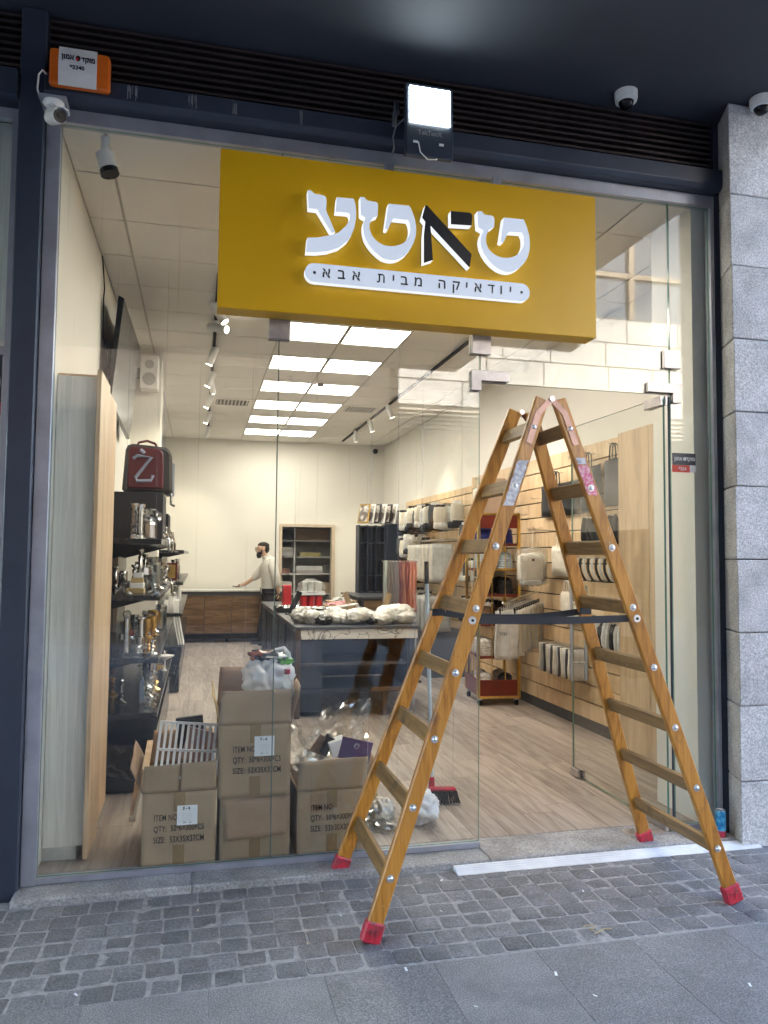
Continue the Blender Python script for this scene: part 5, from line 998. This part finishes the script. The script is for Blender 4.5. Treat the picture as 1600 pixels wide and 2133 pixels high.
for k in range(14):
    y = 2.30+.05*k; zt = .70; mt = (m_cloth2, m_cloth, m_greyc)[k % 3]
    t = thing('thin_packet', '%s thin packet on the low hooks under the cream bags, from the glass side' % NUM[k], 'packet', (3.24, y, .42), 'thin packets on the low near hooks'); MB().sheet(lambda a, b: (3.16+.15*a+.004*math.sin(b*5+k), y+.006*math.sin(a*7+k), zt-.26*b), 5, 5).build('packet_body', mt, t, smooth=2, thick=.014); hook(y, zt+.005, .14).build('hook', m_steel, t)
# trolley of caps
tr = thing('cap_trolley', 'brass-framed trolley with maroon shelves on castors beside the slat-wall', 'trolley', (3.02, 3.75, 0))
def TX(u, v, z): # trolley frame coordinates, slightly turned
    a = R(-7); return Vector((3.02+u*math.cos(a)-v*math.sin(a), 3.80+u*math.sin(a)+v*math.cos(a), z))
TW, TD = .21, .27
for u in (-TW, TW):
    for v in (-TD, TD): MB().beam(TX(u, v, .10), TX(u, v, 1.94), .03, .03).build('post', m_gold, tr, bevel=.002)
def tbox(nm, mt, u0, u1, v0, v1, z0, z1): return MB().add([TX(u, v, z) for z in (z0, z1) for u, v in ((u0,v0),(u1,v0),(u1,v1),(u0,v1))], [(0,3,2,1),(4,5,6,7),(0,1,5,4),(1,2,6,5),(2,3,7,6),(3,0,4,7)]).build(nm, mt, tr, bevel=.002)
SHZ = [.12, .47, .80, 1.10, 1.36, 1.62]
for z in SHZ: tbox('shelf', m_maroon, -TW+.0155, TW-.0155, -TD+.0155, TD-.0155, z, z+.025)
tbox('front_board', m_maroon, -TW+.016, TW-.016, -TD-.012, -TD+.005, .10, .26); tbox('side_board', m_maroon, -TW-.012, -TW+.005, -TD+.016, TD-.016, .10, .26)
tbox('front_board', m_maroon, -TW+.016, TW-.016, -TD-.012, -TD+.005, 1.80, 1.93); tbox('side_board', m_maroon, -TW-.012, -TW+.005, -TD+.016, TD-.016, 1.80, 1.93); tbox('top_rail', m_gold, -TW-.015, TW+.015, -TD-.017, -TD+.012, 1.931, 1.955); tbox('base_rail', m_gold, -TW-.015, TW+.015, -TD-.017, -TD+.012, .075, .099); tbox('mid_rail', m_gold, -TW-.015, TW+.015, -TD-.016, -TD-.002, 1.365, 1.39)
for u in (-.07, .07): MB().tube([TX(u, -TD-.004, .26), TX(u, -TD-.004, 1.80)], .005, 6).build('rod', m_gold, tr)
for v in (-.09, .09): MB().tube([TX(-TW-.004, v, .26), TX(-TW-.004, v, 1.80)], .005, 6).build('rod', m_gold, tr)
for u in (-TW+.02, TW-.02):
    for v in (-TD+.02, TD-.02):
        c_ = TX(u, v, .033); w_ = MB().cyl(c_+Vector((-.012, 0, 0)), c_+Vector((.012, 0, 0)), .032, n=14).build('castor', m_black, tr, smooth=True); MB().box(c_.x-.02, c_.x+.02, c_.y-.018, c_.y+.018, .055, .0745).build('castor_fork', m_zinc, w_)
m_capblue = M('cap_blue', (.02, .03, .22), .6, 0, (.012, .018, .14), 30, bump=.4, bs=70); m_capsage = M('cap_sage', (.42, .48, .50), .7, 0, (.30, .35, .37), 30, bump=.4, bs=70); m_capwhite = M('cap_cream', (.62, .58, .52), .8, 0, (.40, .37, .33), 30, bump=.4, bs=70); m_capbrown = M('cap_brown', (.16, .09, .045), .8, 0, (.10, .055, .03), 30)
CAPS = [(m_capwhite, 'cream'), (m_capwhite, 'off-white'), (m_capbrown, 'brown'), (m_darkc, 'black'), (m_capsage, 'sage grey'), (m_capblue, 'royal blue')]
for s_, z in enumerate(SHZ):
    for cidx, (u, v) in enumerate(((-.10, -.15), (.10, -.15), (-.10, .10), (.10, .10))):
        mt, nm = CAPS[s_]
        if s_ == 0 and cidx == 1: mt, nm = m_darkc, 'black'
        if s_ == 1 and cidx == 1: mt, nm = m_darkc, 'black'
        n_c = 6; p = TX(u, v, z+.026); pr = [(.085, 0)]
        for q in range(n_c): pr += [(.088-.002*q, .006+.018*q), (.080-.002*q, .016+.018*q)]
        pr += [(.07, .03+.018*n_c), (.045, .055+.018*n_c), (0, .068+.018*n_c)]
        tag(MB().lathe(pr, p, 16).build('cap_stack', mt, None, smooth=True), '%s cap stack, %s %s on the %s trolley shelf' % (nm, ['front', 'front', 'rear', 'rear'][cidx], ['left', 'right'][cidx % 2], ['lowest', 'second', 'third', 'fourth', 'fifth', 'top'][s_]), 'caps', 'stacks of caps on the trolley')
tag(box('beige_board', M('beige_card', (.62, .47, .36), .7), None, 2.99, 3.24, 3.95, 3.97, 1.957, 2.36), 'plain beige board standing on top of the cap trolley', 'board'); 
# ================================================================== PERSON
def skin(nm, mt, par, V_, E_, sub=2):
    o = Vector((0, 0, 0)); q = par
    while q: o = o+q.location; q = q.parent
    me = bpy.data.meshes.new(nm); me.from_pydata([Vector(v[:3])-o for v in V_], E_, []); ob = bpy.data.objects.new(nm, me); COL.objects.link(ob); ob.parent = par
    md = ob.modifiers.new('skin', 'SKIN'); md.use_smooth_shade = True
    lay = me.skin_vertices[0].data if me.skin_vertices else None
    if lay is None:
        bpy.context.view_layer.objects.active = ob; bpy.ops.object.select_all(action='DESELECT'); ob.select_set(True); bpy.ops.mesh.customdata_skin_add(); lay = me.skin_vertices[0].data
    for i, v in enumerate(V_): lay[i].radius = (v[3], v[4] if len(v) > 4 else v[3])
    lay[0].use_root = True
    ms = ob.modifiers.new('sub', 'SUBSURF'); ms.levels = sub; ms.render_levels = sub; me.materials.append(mt); return ob
m_skin = M('skin', (.58, .37, .26), .55); m_hair = M('dark_hair', (.020, .014, .011), .8, 0, (.008, .006, .005), 60, bump=.6, bs=90); m_shirt = M('white_shirt', (.70, .68, .63), .8, 0, (.62, .60, .55), 12, bump=.5, bs=14); m_trs = M('black_trousers', (.016, .016, .02), .8)
mn = thing('person', 'bearded person in white shirt and black trousers holding a phone at the back counter', 'person', (1.12, 9.25, 0))
Yc = 9.25
# body: pelvis, spine, neck, head, arms, legs as one surface
BV = [(1.19, Yc, .93, .10, .12), (1.20, Yc, 1.12, .09, .11), (1.19, Yc, 1.30, .085, .12), (1.13, Yc, 1.44, .055, .06), (1.085, Yc, 1.50, .05, .05), (1.04, Yc, 1.555, .085, .078), (1.03, Yc, 1.62, .112, .098), (1.045, Yc, 1.685, .085, .08),
      (1.17, Yc-.17, 1.37, .04, .04), (1.24, Yc-.24, 1.15, .038, .038), (1.30, Yc-.22, .93, .034, .034), (1.31, Yc-.21, .86, .03, .03),
      (1.14, Yc+.17, 1.36, .04, .04), (.98, Yc+.25, 1.15, .038, .038), (.78, Yc+.26, 1.01, .034, .034), (.715, Yc+.26, .985, .026, .034),
      (1.18, Yc-.10, .86, .095, .095), (1.13, Yc-.10, .48, .062, .062), (1.12, Yc-.10, .10, .045, .045), (1.18, Yc+.10, .86, .095, .095), (1.09, Yc+.10, .48, .062, .062), (1.02, Yc+.10, .10, .045, .045)]
BE = [(0,1),(1,2),(2,3),(3,4),(4,5),(5,6),(6,7),(2,8),(8,9),(9,10),(10,11),(2,12),(12,13),(13,14),(14,15),(0,16),(16,17),(17,18),(0,19),(19,20),(20,21)]
body = skin('body', m_skin, mn, BV, BE)
for q, (dy, L_) in enumerate(((-.028, .055), (-.009, .062), (.010, .060), (.028, .048))):
    skin('finger', m_skin, body, [(.70, Yc+.26+dy, .985, .009), (.66, Yc+.26+dy, .975, .009), (.66-L_*.4, Yc+.255+dy, .955, .008), (.665-L_*.4, Yc+.25+dy, .935, .007)], [(0,1),(1,2),(2,3)], 1)
    skin('finger', m_skin, body, [(1.31, Yc-.21+dy*.8, .84, .009), (1.30, Yc-.21+dy*.8, .80, .009), (1.285, Yc-.21+dy*.8, .80-L_*.5, .007)], [(0,1),(1,2)], 1)
skin('thumb', m_skin, body, [(.72, Yc+.235, .99, .010), (.69, Yc+.215, 1.0, .010), (.655, Yc+.225, .995, .008)], [(0,1),(1,2)], 1)
skin('thumb', m_skin, body, [(1.295, Yc-.19, .855, .010), (1.27, Yc-.185, .83, .009), (1.26, Yc-.185, .80, .008)], [(0,1),(1,2)], 1)
skin('shirt', m_shirt, mn, [(1.19, Yc, .80, .165, .185), (1.19, Yc, .90, .175, .195), (1.195, Yc, 1.08, .175, .195), (1.20, Yc, 1.27, .165, .20), (1.135, Yc, 1.425, .10, .12), (1.10, Yc, 1.485, .068, .07), (1.18, Yc-.20, 1.38, .09, .09), (1.25, Yc-.255, 1.15, .08, .08), (1.28, Yc-.23, .97, .062, .062), (1.145, Yc+.20, 1.37, .09, .09), (.985, Yc+.255, 1.16, .078, .078), (.89, Yc+.258, 1.08, .06, .06)], [(0,1),(1,2),(2,3),(3,4),(4,5),(3,6),(6,7),(7,8),(3,9),(9,10),(10,11)])
skin('trousers', m_trs, mn, [(1.19, Yc, .94, .14, .165), (1.18, Yc-.10, .84, .105, .105), (1.135, Yc-.10, .48, .078, .078), (1.125, Yc-.10, .07, .065, .065), (1.18, Yc+.10, .84, .105, .105), (1.095, Yc+.10, .48, .078, .078), (1.025, Yc+.10, .07, .065, .065)], [(0,1),(1,2),(2,3),(0,4),(4,5),(5,6)])
skin('shoe', m_darkc, mn, [(1.15, Yc-.10, .045, .042), (1.06, Yc-.10, .035, .04), (.98, Yc-.10, .03, .03)], [(0,1),(1,2)], 1); skin('shoe', m_darkc, mn, [(1.05, Yc+.10, .045, .042), (.96, Yc+.10, .035, .04), (.88, Yc+.10, .03, .03)], [(0,1),(1,2)], 1)
MB().blob((1.062, Yc, 1.665), (.100, .092, .062), 3, 22, .05, 9, -.012).build('hair', m_hair, mn, smooth=True); MB().blob((1.11, Yc, 1.61), (.055, .086, .075), 4, 16, .05).build('hair', m_hair, mn, smooth=True)
MB().blob((.988, Yc, 1.508), (.045, .055, .058), 5, 18, .12, 9).build('beard', m_hair, mn, smooth=True); MB().blob((1.02, Yc, 1.540), (.055, .080, .028), 6, 16, .08, 9).build('beard', m_hair, mn, smooth=True)
MB().tube([(1.035, Yc-.086, 1.63), (1.03, Yc-.089, 1.59), (1.02, Yc-.084, 1.55)], .012, 8).build('sideburn', m_hair, mn, smooth=True); MB().tube([(.95, Yc-.02, 1.556), (.946, Yc, 1.56), (.95, Yc+.02, 1.556)], .008, 6).build('moustache', m_hair, mn); MB().blob((.942, Yc, 1.592), (.024, .016, .026), 0, 12, 0).build('nose', m_skin, mn, smooth=True)
for s_ in (-1, 1):
    MB().blob((1.04, Yc+s_*.090, 1.60), (.022, .012, .034), 0, 12, 0).build('ear', m_skin, mn, smooth=True); MB().blob((.948, Yc+s_*.034, 1.622), (.008, .012, .008), 0, 10, 0).build('eye', m_ink, mn, smooth=True)
gs = MB()
for s_ in (-1, 1):
    gs.tube([(.932, Yc+s_*.033+.026*math.cos(a*math.pi/6), 1.615+.021*math.sin(a*math.pi/6)) for a in range(13)], .0025, 5); gs.tube([(.94, Yc+s_*.06, 1.62), (1.03, Yc+s_*.085, 1.625)], .0025, 5)
gs.tube([(.932, Yc-.008, 1.618), (.932, Yc+.008, 1.618)], .0025, 5); gs.build('glasses', m_ink, mn)
MB().box(1.02, 1.14, Yc-.06, Yc+.06, 1.478, 1.487); MB().lathe([(.060, 0), (.064, .02), (.062, .035), (.058, .035)], (1.105, Yc, 1.462), 16, Matrix.Rotation(R(-22), 3, 'Y')).build('collar', m_shirt, mn, thick=.004)
tag(MB().obox((.645, Yc+.255, .965), (.15, .075, .012), Matrix.Rotation(R(4), 3, 'Y')).build('phone', m_blacklens, None, bevel=.004), 'black phone held over the back counter', 'phone')
# ================================================================== CARTONS BEHIND THE GLASS
def carton(lab, x0, x1, y0, y1, z0, z1, flaps, tape=True, front_text=True, size='53X35X37CM', lines=3, tx0=None, name='cardboard_carton', closed=False):
    t = thing(name, lab, 'carton', ((x0+x1)/2, (y0+y1)/2, z0)); w_ = .006
    sd_ = x0*13.7
    def fp(a, b):
        e_ = min(1, min(a, 1-a, b, 1-b)*8); d_ = abs(noise.noise(Vector((a*2.2+sd_, b*2.2, sd_))))*.010+abs(noise.noise(Vector((a*7+sd_, b*6, 2))))*.003
        return (x0+(x1-x0)*a, y0+.0028+d_*e_, z0+(z1-z0)*b+.002*noise.noise(Vector((a*4, sd_, b*0)))*(b > .9))
    MB().sheet(fp, 14, 14).build('front_panel', m_card, t, smooth=2, thick=.005); box('rear_panel', m_card, t, x0, x1, y1-w_, y1, z0, z1); box('side_panel', m_card, t, x0, x0+w_, y0+w_+.0003, y1-w_-.0003, z0, z1); box('side_panel', m_card, t, x1-w_, x1, y0+w_+.0003, y1-w_-.0003, z0, z1); box('bottom_panel', m_cardin, t, x0+w_, x1-w_, y0+w_, y1-w_, z0+.002, z0+.01)
    if closed: box('top_panel', m_card, t, x0, x1, y0, y1, z1+.0005, z1+.006)
    xc = (x0+x1)/2
    if tape: box('tape', m_tape, t, xc-.027, xc+.027, y0-.0012, y0-.0003, z0+.005, z0+.10); box('tape', m_tape, t, xc-.027, xc+.027, y0-.0012, y0-.0003, z1-.09, z1-.003)
    h = z1-z0; tx = (x0+.055) if tx0 is None else tx0
    L_ = ['ITEM NO:', 'QTY:  50*6=300PCS', 'SIZE:  '+size]
    for q in range(3-lines, 3): text('print', L_[q], m_print, t, (tx, y0-.0013, z0+.232-.052*q), .040, align='LEFT', sx=.66, bold=.0003, ext=.0003, space=1.06)
    return t
def flap(t, pts, nm='flap', mt=None):
    P_ = [Vector(p) for p in pts]; N_ = (P_[1]-P_[0]).cross(P_[3]-P_[0]).normalized(); sd_ = P_[0].x*31+P_[1].y*17
    def fn(a, b):
        q = P_[0].lerp(P_[1], a).lerp(P_[3].lerp(P_[2], a), b); return q+N_*(.008*b*noise.noise(Vector((a*2.5+sd_, b*2, 1)))+.003*noise.noise(Vector((a*9+sd_, b*7, 3))))+Vector((0, 0, .004*b*noise.noise(Vector((a*12, sd_, 0)))))
    return MB().sheet(fn, 14, 7).build(nm, mt or m_card, t, smooth=2, thick=.005)
c1 = carton('brown carton at the left holding the white wire rack, flaps open', -.237, .110, .062, .59, .001, .352, 0)
flap(c1, [(-.237, .062, .353), (-.070, .062, .353), (-.066, .040, .490), (-.230, .038, .487)]); flap(c1, [(-.062, .062, .353), (.110, .062, .353), (.106, .045, .498), (-.060, .041, .492)])
flap(c1, [(.110, .07, .353), (.110, .58, .353), (.165, .58, .50), (.150, .07, .50)], mt=m_cardin); flap(c1, [(-.237, .07, .353), (-.237, .58, .353), (-.31, .58, .49), (-.30, .12, .46)], mt=m_cardin); flap(c1, [(-.237, .59, .353), (.110, .59, .353), (.10, .66, .52), (-.22, .66, .52)], mt=m_cardin)
def label_sheet(t, x0, x1, y, z0, z1, top, bot, nm='label_sheet'):
    p = box(nm, m_paper, t, x0, x1, y-.0022, y-.0013, z0, z1); xc = (x0+x1)/2; h = z1-z0
    text('handwriting', top, m_ink, p, (xc-.005, y-.0026, z1-.16*h), .018, bold=.0008); text('label_print', bot, m_grey, p, (xc, y-.0026, z0+.13*h), .014)
    for q in range(4): text('label_print', '--- --- --- ---', m_grey, p, (xc, y-.0026, z0+h*(.28+.10*q)), .010, sx=1.0)
label_sheet(c1, -.074, .022, .062, .195, .288, '3 - 4', '28 - 10')
c2 = carton('lower carton of the middle pair with a flap folded down over its print', .128, .472, .070, .60, .001, .300, 0, size='53X35X32CM', lines=1, closed=True)
flap(c2, [(.140, .064, .298), (.462, .064, .298), (.452, .040, .125), (.160, .038, .112)], mt=m_cardin)
c3 = carton('upper carton of the middle pair, open and topped with a white shopping bag', .118, .470, .060, .59, .308, .660, 0, tx0=.185)
flap(c3, [(.118, .060, .661), (.470, .060, .661), (.468, .048, .832), (.124, .046, .828)]); flap(c3, [(.470, .07, .661), (.470, .58, .661), (.56, .57, .80), (.52, .08, .835)], mt=m_card); flap(c3, [(.118, .59, .661), (.470, .59, .661), (.46, .62, .86), (.13, .62, .87)], mt=m_cardin); flap(c3, [(.118, .07, .661), (.118, .58, .661), (.085, .58, .80), (.095, .09, .76)], mt=M('yellow_edge', (.50, .36, .16), .8))
label_sheet(c3, .290, .388, .060, .505, .602, '7 - 4', '40 - 12')
c4 = carton('right-hand carton overflowing with clear film and purple packaging', .508, .860, .062, .59, .001, .318, 0, tx0=.575)
flap(c4, [(.508, .062, .319), (.860, .062, .319), (.865, .045, .478), (.515, .04, .470)]); flap(c4, [(.508, .07, .319), (.508, .58, .319), (.46, .57, .42), (.47, .08, .40)], mt=m_cardin); flap(c4, [(.860, .07, .319), (.860, .58, .319), (.95, .58, .44), (.93, .08, .42)], mt=m_cardin)
# white wire rack in the left carton
wr_ = thing('wire_rack', 'white slotted rack leaning inside the left carton', 'rack', (-.05, .3, .36)); A0 = Vector((-.19, .16, .40)); U = Vector((.30, .03, -.035)); Vv = Vector((.025, .12, .25))
for k in range(12): p = A0+U*(k/11); MB().beam(p, p+Vv, .013, .006, (0, 1, 0)).build('slat', m_white, wr_)
for q in (.02, .5, .99): MB().beam(A0+Vv*q+Vector((-.005, -.005, 0)), A0+Vv*q+U+Vector((.008, -.005, 0)), .012, .008, (0, 1, 0)).build('bar', m_white, wr_)
wf = thing('wood_tray', 'shallow wooden tray sticking out of the left side of the left carton', 'tray', (-.26, .3, .36)); MB().beam((-.28, .12, .22), (-.23, .12, .45), .012, .03, (0, 1, 0)).build('edge', m_edgew, wf); MB().beam((-.285, .12, .22), (-.285, .50, .30), .03, .03, (0, 0, 1)).build('edge', m_edgew, wf); MB().beam((-.23, .12, .45), (-.23, .50, .50), .03, .012, (0, 0, 1)).build('edge', m_edgew, wf)
tag(MB().obox((.03, .36, .50), (.16, .02, .16), Matrix.Rotation(.3, 3, 'Y')).build('pink_panel', M('rose_panel', (.55, .36, .32), .6), None), 'rose coloured panel behind the rack in the left carton', 'panel'); tag(MB().obox((-.02, .42, .54), (.14, .03, .20), Matrix.Rotation(-.1, 3, 'Y')).build('dark_panel', m_ink, None), 'black panel behind the rack in the left carton', 'panel')
# shopping bag and bottle in the middle carton
sbg = thing('shopping_bag', 'crumpled white plastic shopping bag in the top middle carton', 'bag', (.37, .3, .70)); MB().blob((.375, .30, .835), (.135, .14, .145), 8, 56, .26, 9, -.16).build('bag_body', m_bag, sbg, smooth=2)
MB().tube([(.40, .28, .96), (.41, .27, 1.0), (.45, .26, 1.01), (.475, .26, .98), (.485, .27, .93)], .012, 8).build('handle', m_bag, sbg, smooth=True)
tag(MB().blob((.34, .26, .975), (.075, .05, .028), 15, 18, .5, 9).build('snack_wrapper', M('wrapper', (.012, .012, .013), .3, 0, (.30, .07, .015), 12, (.42, .5)), None, smooth=True), 'black and orange snack wrapper on top of the white shopping bag', 'wrapper'); tag(MB().blob((.455, .24, .945), (.045, .03, .018), 17, 14, .5, 9).build('snack_wrapper', M('green_wrapper', (.10, .42, .02), .35, 0, (.01, .012, .01), 16, (.42, .52)), None, smooth=True), 'bright green wrapper on top of the white shopping bag', 'wrapper')
bt = thing('plastic_bottle', 'clear plastic bottle with red cap beside the white shopping bag', 'bottle', (.470, .13, .66)); MB().lathe([(.03, 0), (.032, .02), (.032, .14), (.026, .17), (.012, .20), (.0115, .215)], (.455, .135, .68), 16).build('bottle_body', m_film, bt, smooth=True); MB().cyl((.455, .135, .893), (.455, .135, .918), .0155, n=14).build('cap', m_red, bt)
# film and packaging in the right carton
def crumple(nm, lab, cat, c, U_, V_, seed, mt, n=18, amp=.05):
    c, U_, V_ = Vector(c), Vector(U_), Vector(V_); N = U_.cross(V_).normalized()
    def fn(a, b): d = noise.noise(Vector((a*3+seed, b*3, 0)))+.6*abs(noise.noise(Vector((a*7, b*7+seed, 1)))); return c+U_*(a-.5)+V_*b*(1-.25*abs(a-.5))+N*d*amp
    return tag(MB().sheet(fn, n, n).build(nm, mt, None), lab, cat)
crumple('clear_film', 'tall crumpled sheet of clear film rising from the right carton', 'film', (.74, .36, .40), (.34, .05, .08), (.06, .05, .30), 2, m_film2, 13, amp=.13); crumple('clear_film', 'twisted clear film at the left corner of the right carton', 'film', (.55, .20, .36), (.14, .04, -.12), (-.03, .05, .26), 6, m_film2, 12, amp=.12)
tag(MB().blob((.56, .12, .44), (.07, .05, .06), 21, 20, .6, 10).build('clear_film', m_film2, None), 'small ball of clear film spilling over the left edge of the right carton', 'film'); crumple('clear_film', 'low clear film drooping inside the right carton', 'film', (.66, .30, .36), (.22, .02, .02), (-.02, .06, .17), 9, m_film2, 12, amp=.12)
pb = thing('purple_box', 'torn purple and white packaging box on the right carton', 'box', (.80, .22, .42)); m_purp = M('purple_card', (.075, .045, .13), .5)
MB().obox((.83, .20, .475), (.17, .012, .11), Matrix.Rotation(.25, 3, 'Y')).build('panel', m_purp, pb); MB().obox((.74, .24, .49), (.09, .09, .08), Matrix.Rotation(-.3, 3, 'Y')).build('inner_box', m_paper, pb, bevel=.003); MB().obox((.69, .28, .49), (.03, .10, .10), Matrix.Rotation(.5, 3, 'Y')).build('dark_flap', m_ink, pb); MB().tube([(.835+.016*math.cos(a*.5)*(1-a*.03), .192, .495+.016*math.sin(a*.5)*(1-a*.03)) for a in range(20)], .0016, 5).build('emblem', m_stk, pb)
tag(MB().obox((.66, .30, .47), (.09, .01, .12), Matrix.Rotation(.6, 3, 'Y')).build('card_scrap', m_cardin, None), 'loose cardboard scrap inside the right carton', 'scrap')
# ------------------------------------------------------------------ broom and rubbish on the floor
br = thing('broom', 'upright broom with pale blue stick and red head behind the glass', 'broom', (1.44, .70, 0)); MB().cyl((1.415, .72, .10), (1.40, .80, 1.33), .0125, n=12).build('stick', M('pale_blue', (.55, .66, .72), .4), br, smooth=True); MB().cyl((1.40, .80, 1.33), (1.3985, .808, 1.47), .0145, n=12).build('grip', m_ink, br, smooth=True)
MB().obox((1.475, .70, .090), (.17, .045, .022), Matrix.Rotation(.06, 3, 'Y')).build('head', m_red, br, bevel=.008); MB().cyl((1.413, .718, .10), (1.414, .716, .16), .02, .015, n=12).build('socket', m_red, br)
rn = random.Random(9); mbz = MB()
for q in range(160):
    x = 1.385+.18*rn.random(); y = .68+.045*rn.random(); mbz.beam((x, y, .078), (x+(x-1.47)*.28+rn.uniform(-.006, .006), y-.012+rn.uniform(-.008, .008), .004), .003, .003)
o = mbz.build('bristles', m_ink, br); tag(o, kind='stuff')
tag(MB().blob((1.03, .42, .07), (.07, .06, .075), 31, 52, .24, 9, -.07).build('rubbish_bag', M('cream_poly', (.72, .68, .60), .4, 0, (.60, .56, .48), 9, bump=.4, bs=20), None, smooth=2), 'crumpled cream plastic bag on the floor by the ladder foot', 'bag'); tag(MB().blob((1.25, .40, .085), (.105, .08, .095), 35, 56, .22, 8, -.085).build('rubbish_bag', m_bag, None, smooth=2), 'crumpled white and blue plastic bag on the floor beside the broom', 'bag')
tag(MB().blob((1.00, .36, .05), (.09, .07, .05), 37, 22, .6, 9, -.05).build('rubbish_film', m_film2, None), 'crumpled clear film on the floor in front of the cream bag', 'film'); tag(MB().blob((.98, .62, .11), (.07, .06, .10), 41, 20, .35, 8, -.10).build('brown_packet', M('straw_packet', (.55, .42, .24), .6), None), 'straw coloured packet on the floor behind the ladder', 'packet')
strw = MB()
for q in range(90):
    a = rn.uniform(0, 6.28); r_ = rn.random()**.6; p = Vector((1.10+.22*r_*math.cos(a), .33+.12*r_*math.sin(a), .004)); d_ = Vector((rn.uniform(-1, 1), rn.uniform(-1, 1), rn.uniform(0, .3)))*.022; strw.beam(p, p+d_, .003, .0015)
tag(strw.build('straw_litter', M('straw', (.62, .50, .28), .8), None), 'loose straw-like packing scraps on the floor round the rubbish bags', 'litter', kind='stuff')
# ------------------------------------------------------------------ outside small things
sp = thing('ramp_strip', 'long white plastic edging strip lying along the threshold', 'strip', (2.05, -.22, -.03)); pr_ = [(-.262, -.030), (-.262, -.026), (-.236, -.019), (-.233, -.016), (-.222, -.016), (-.219, -.012), (-.206, -.012), (-.203, -.008), (-.186, -.008), (-.186, -.030)]
MB().prism(pr_, 1.245, 2.95, lambda u, v, w_: (w_, u, v)).build('strip_body', M('white_pvc', (.74, .75, .77), .35, 0, (.60, .61, .64), 8), sp)
dc = thing('drink_can', 'blue and red energy drink can standing against the granite pier', 'can', (2.79, -.15, 0)); MB().lathe([(.023, 0), (.0265, .006), (.0265, .035)], (2.79, -.14, 0), 20).build('lower_band', M('can_red', (.60, .06, .10), .3, .4), dc, smooth=True)
MB().lathe([(.0266, .035), (.0266, .128), (.0235, .138)], (2.79, -.14, 0), 20).build('can_body', M('can_blue', (.02, .22, .50), .28, .4, (.10, .45, .70), 30, (.42, .55)), dc, smooth=True); MB().lathe([(.0235, .138), (.024, .142), (.021, .142), (.020, .138), (0, .138)], (2.79, -.14, 0), 20).build('lid', m_zinc, dc, smooth=True); MB().lathe([(.010, 0), (.010, .0015), (0, .0015)], (2.79, -.146, .1385), 10).build('pull_tab', m_zinc, dc)
LIT = [(.03, -.37, .012, 'tan'), (.78, -1.02, .016, 'white'), (1.31, -1.17, .016, 'white'), (1.38, -1.33, .012, 'white'), (1.96, -1.39, .014, 'white'), (-.38, -.93, .012, 'white'), (1.05, -.60, .008, 'white'), (1.75, -.55, .010, 'white'), (.45, -.75, .008, 'tan'), (1.15, -.30, .012, 'white'), (.62, -.55, .007, 'white'), (2.05, -.62, .008, 'white'), (.95, -1.30, .010, 'white'), (1.90, -.36, .012, 'white')]
m_tan = M('tan_scrap', (.55, .45, .28), .8)
PL = ['on the setts at the left of the ladder', 'at the edge of the granite slabs below the ladder foot', 'on the slabs below the ladder opening', 'lowest on the slabs near the bottom centre', 'on the slabs near the right edge', 'on the setts near the lower left', 'on the setts right of the left ladder foot', 'on the setts under the ladder opening', 'on the setts left of the ladder foot', 'on the sill by the left ladder feet', 'on the setts just left of the front ladder foot', 'on the setts near the right ladder foot', 'on the slabs at the bottom middle', 'by the white strip on the right']
for (x, y, r_, kd), pl_ in zip(LIT, PL):
    r_ *= .7; a = rn.uniform(0, 3); ux = Vector((math.cos(a), math.sin(a), 0))*r_; uy = Vector((-math.sin(a), math.cos(a), 0))*r_*.45; z = 0.002 if y > -.17 else (-.0265 if y > -.98 else -.0265); c = Vector((x, y, z))
    tag(MB().add([c-ux-uy, c+ux-uy+Vector((0, 0, .003)), c+ux*.8+uy+Vector((0, 0, .004)), c-ux*.9+uy+Vector((0, 0, .001))], [(0,1,2,3)]).build('paper_scrap', m_paper if kd == 'white' else m_tan, None, thick=.001), '%s paper scrap %s' % (kd, pl_), 'litter')
tag(MB().tube([(1.58, -.87, -.025), (1.60, -.86, -.022), (1.63, -.865, -.022), (1.625, -.885, -.023), (1.60, -.89, -.022), (1.61, -.915, -.023), (1.60, -.93, -.024), (1.625, -.92, -.022), (1.66, -.90, -.023), (1.69, -.905, -.025)], .0025, 5).build('string', M('jute', (.42, .34, .20), .9), None), 'tangled bit of jute string on the setts at the lower right', 'string')
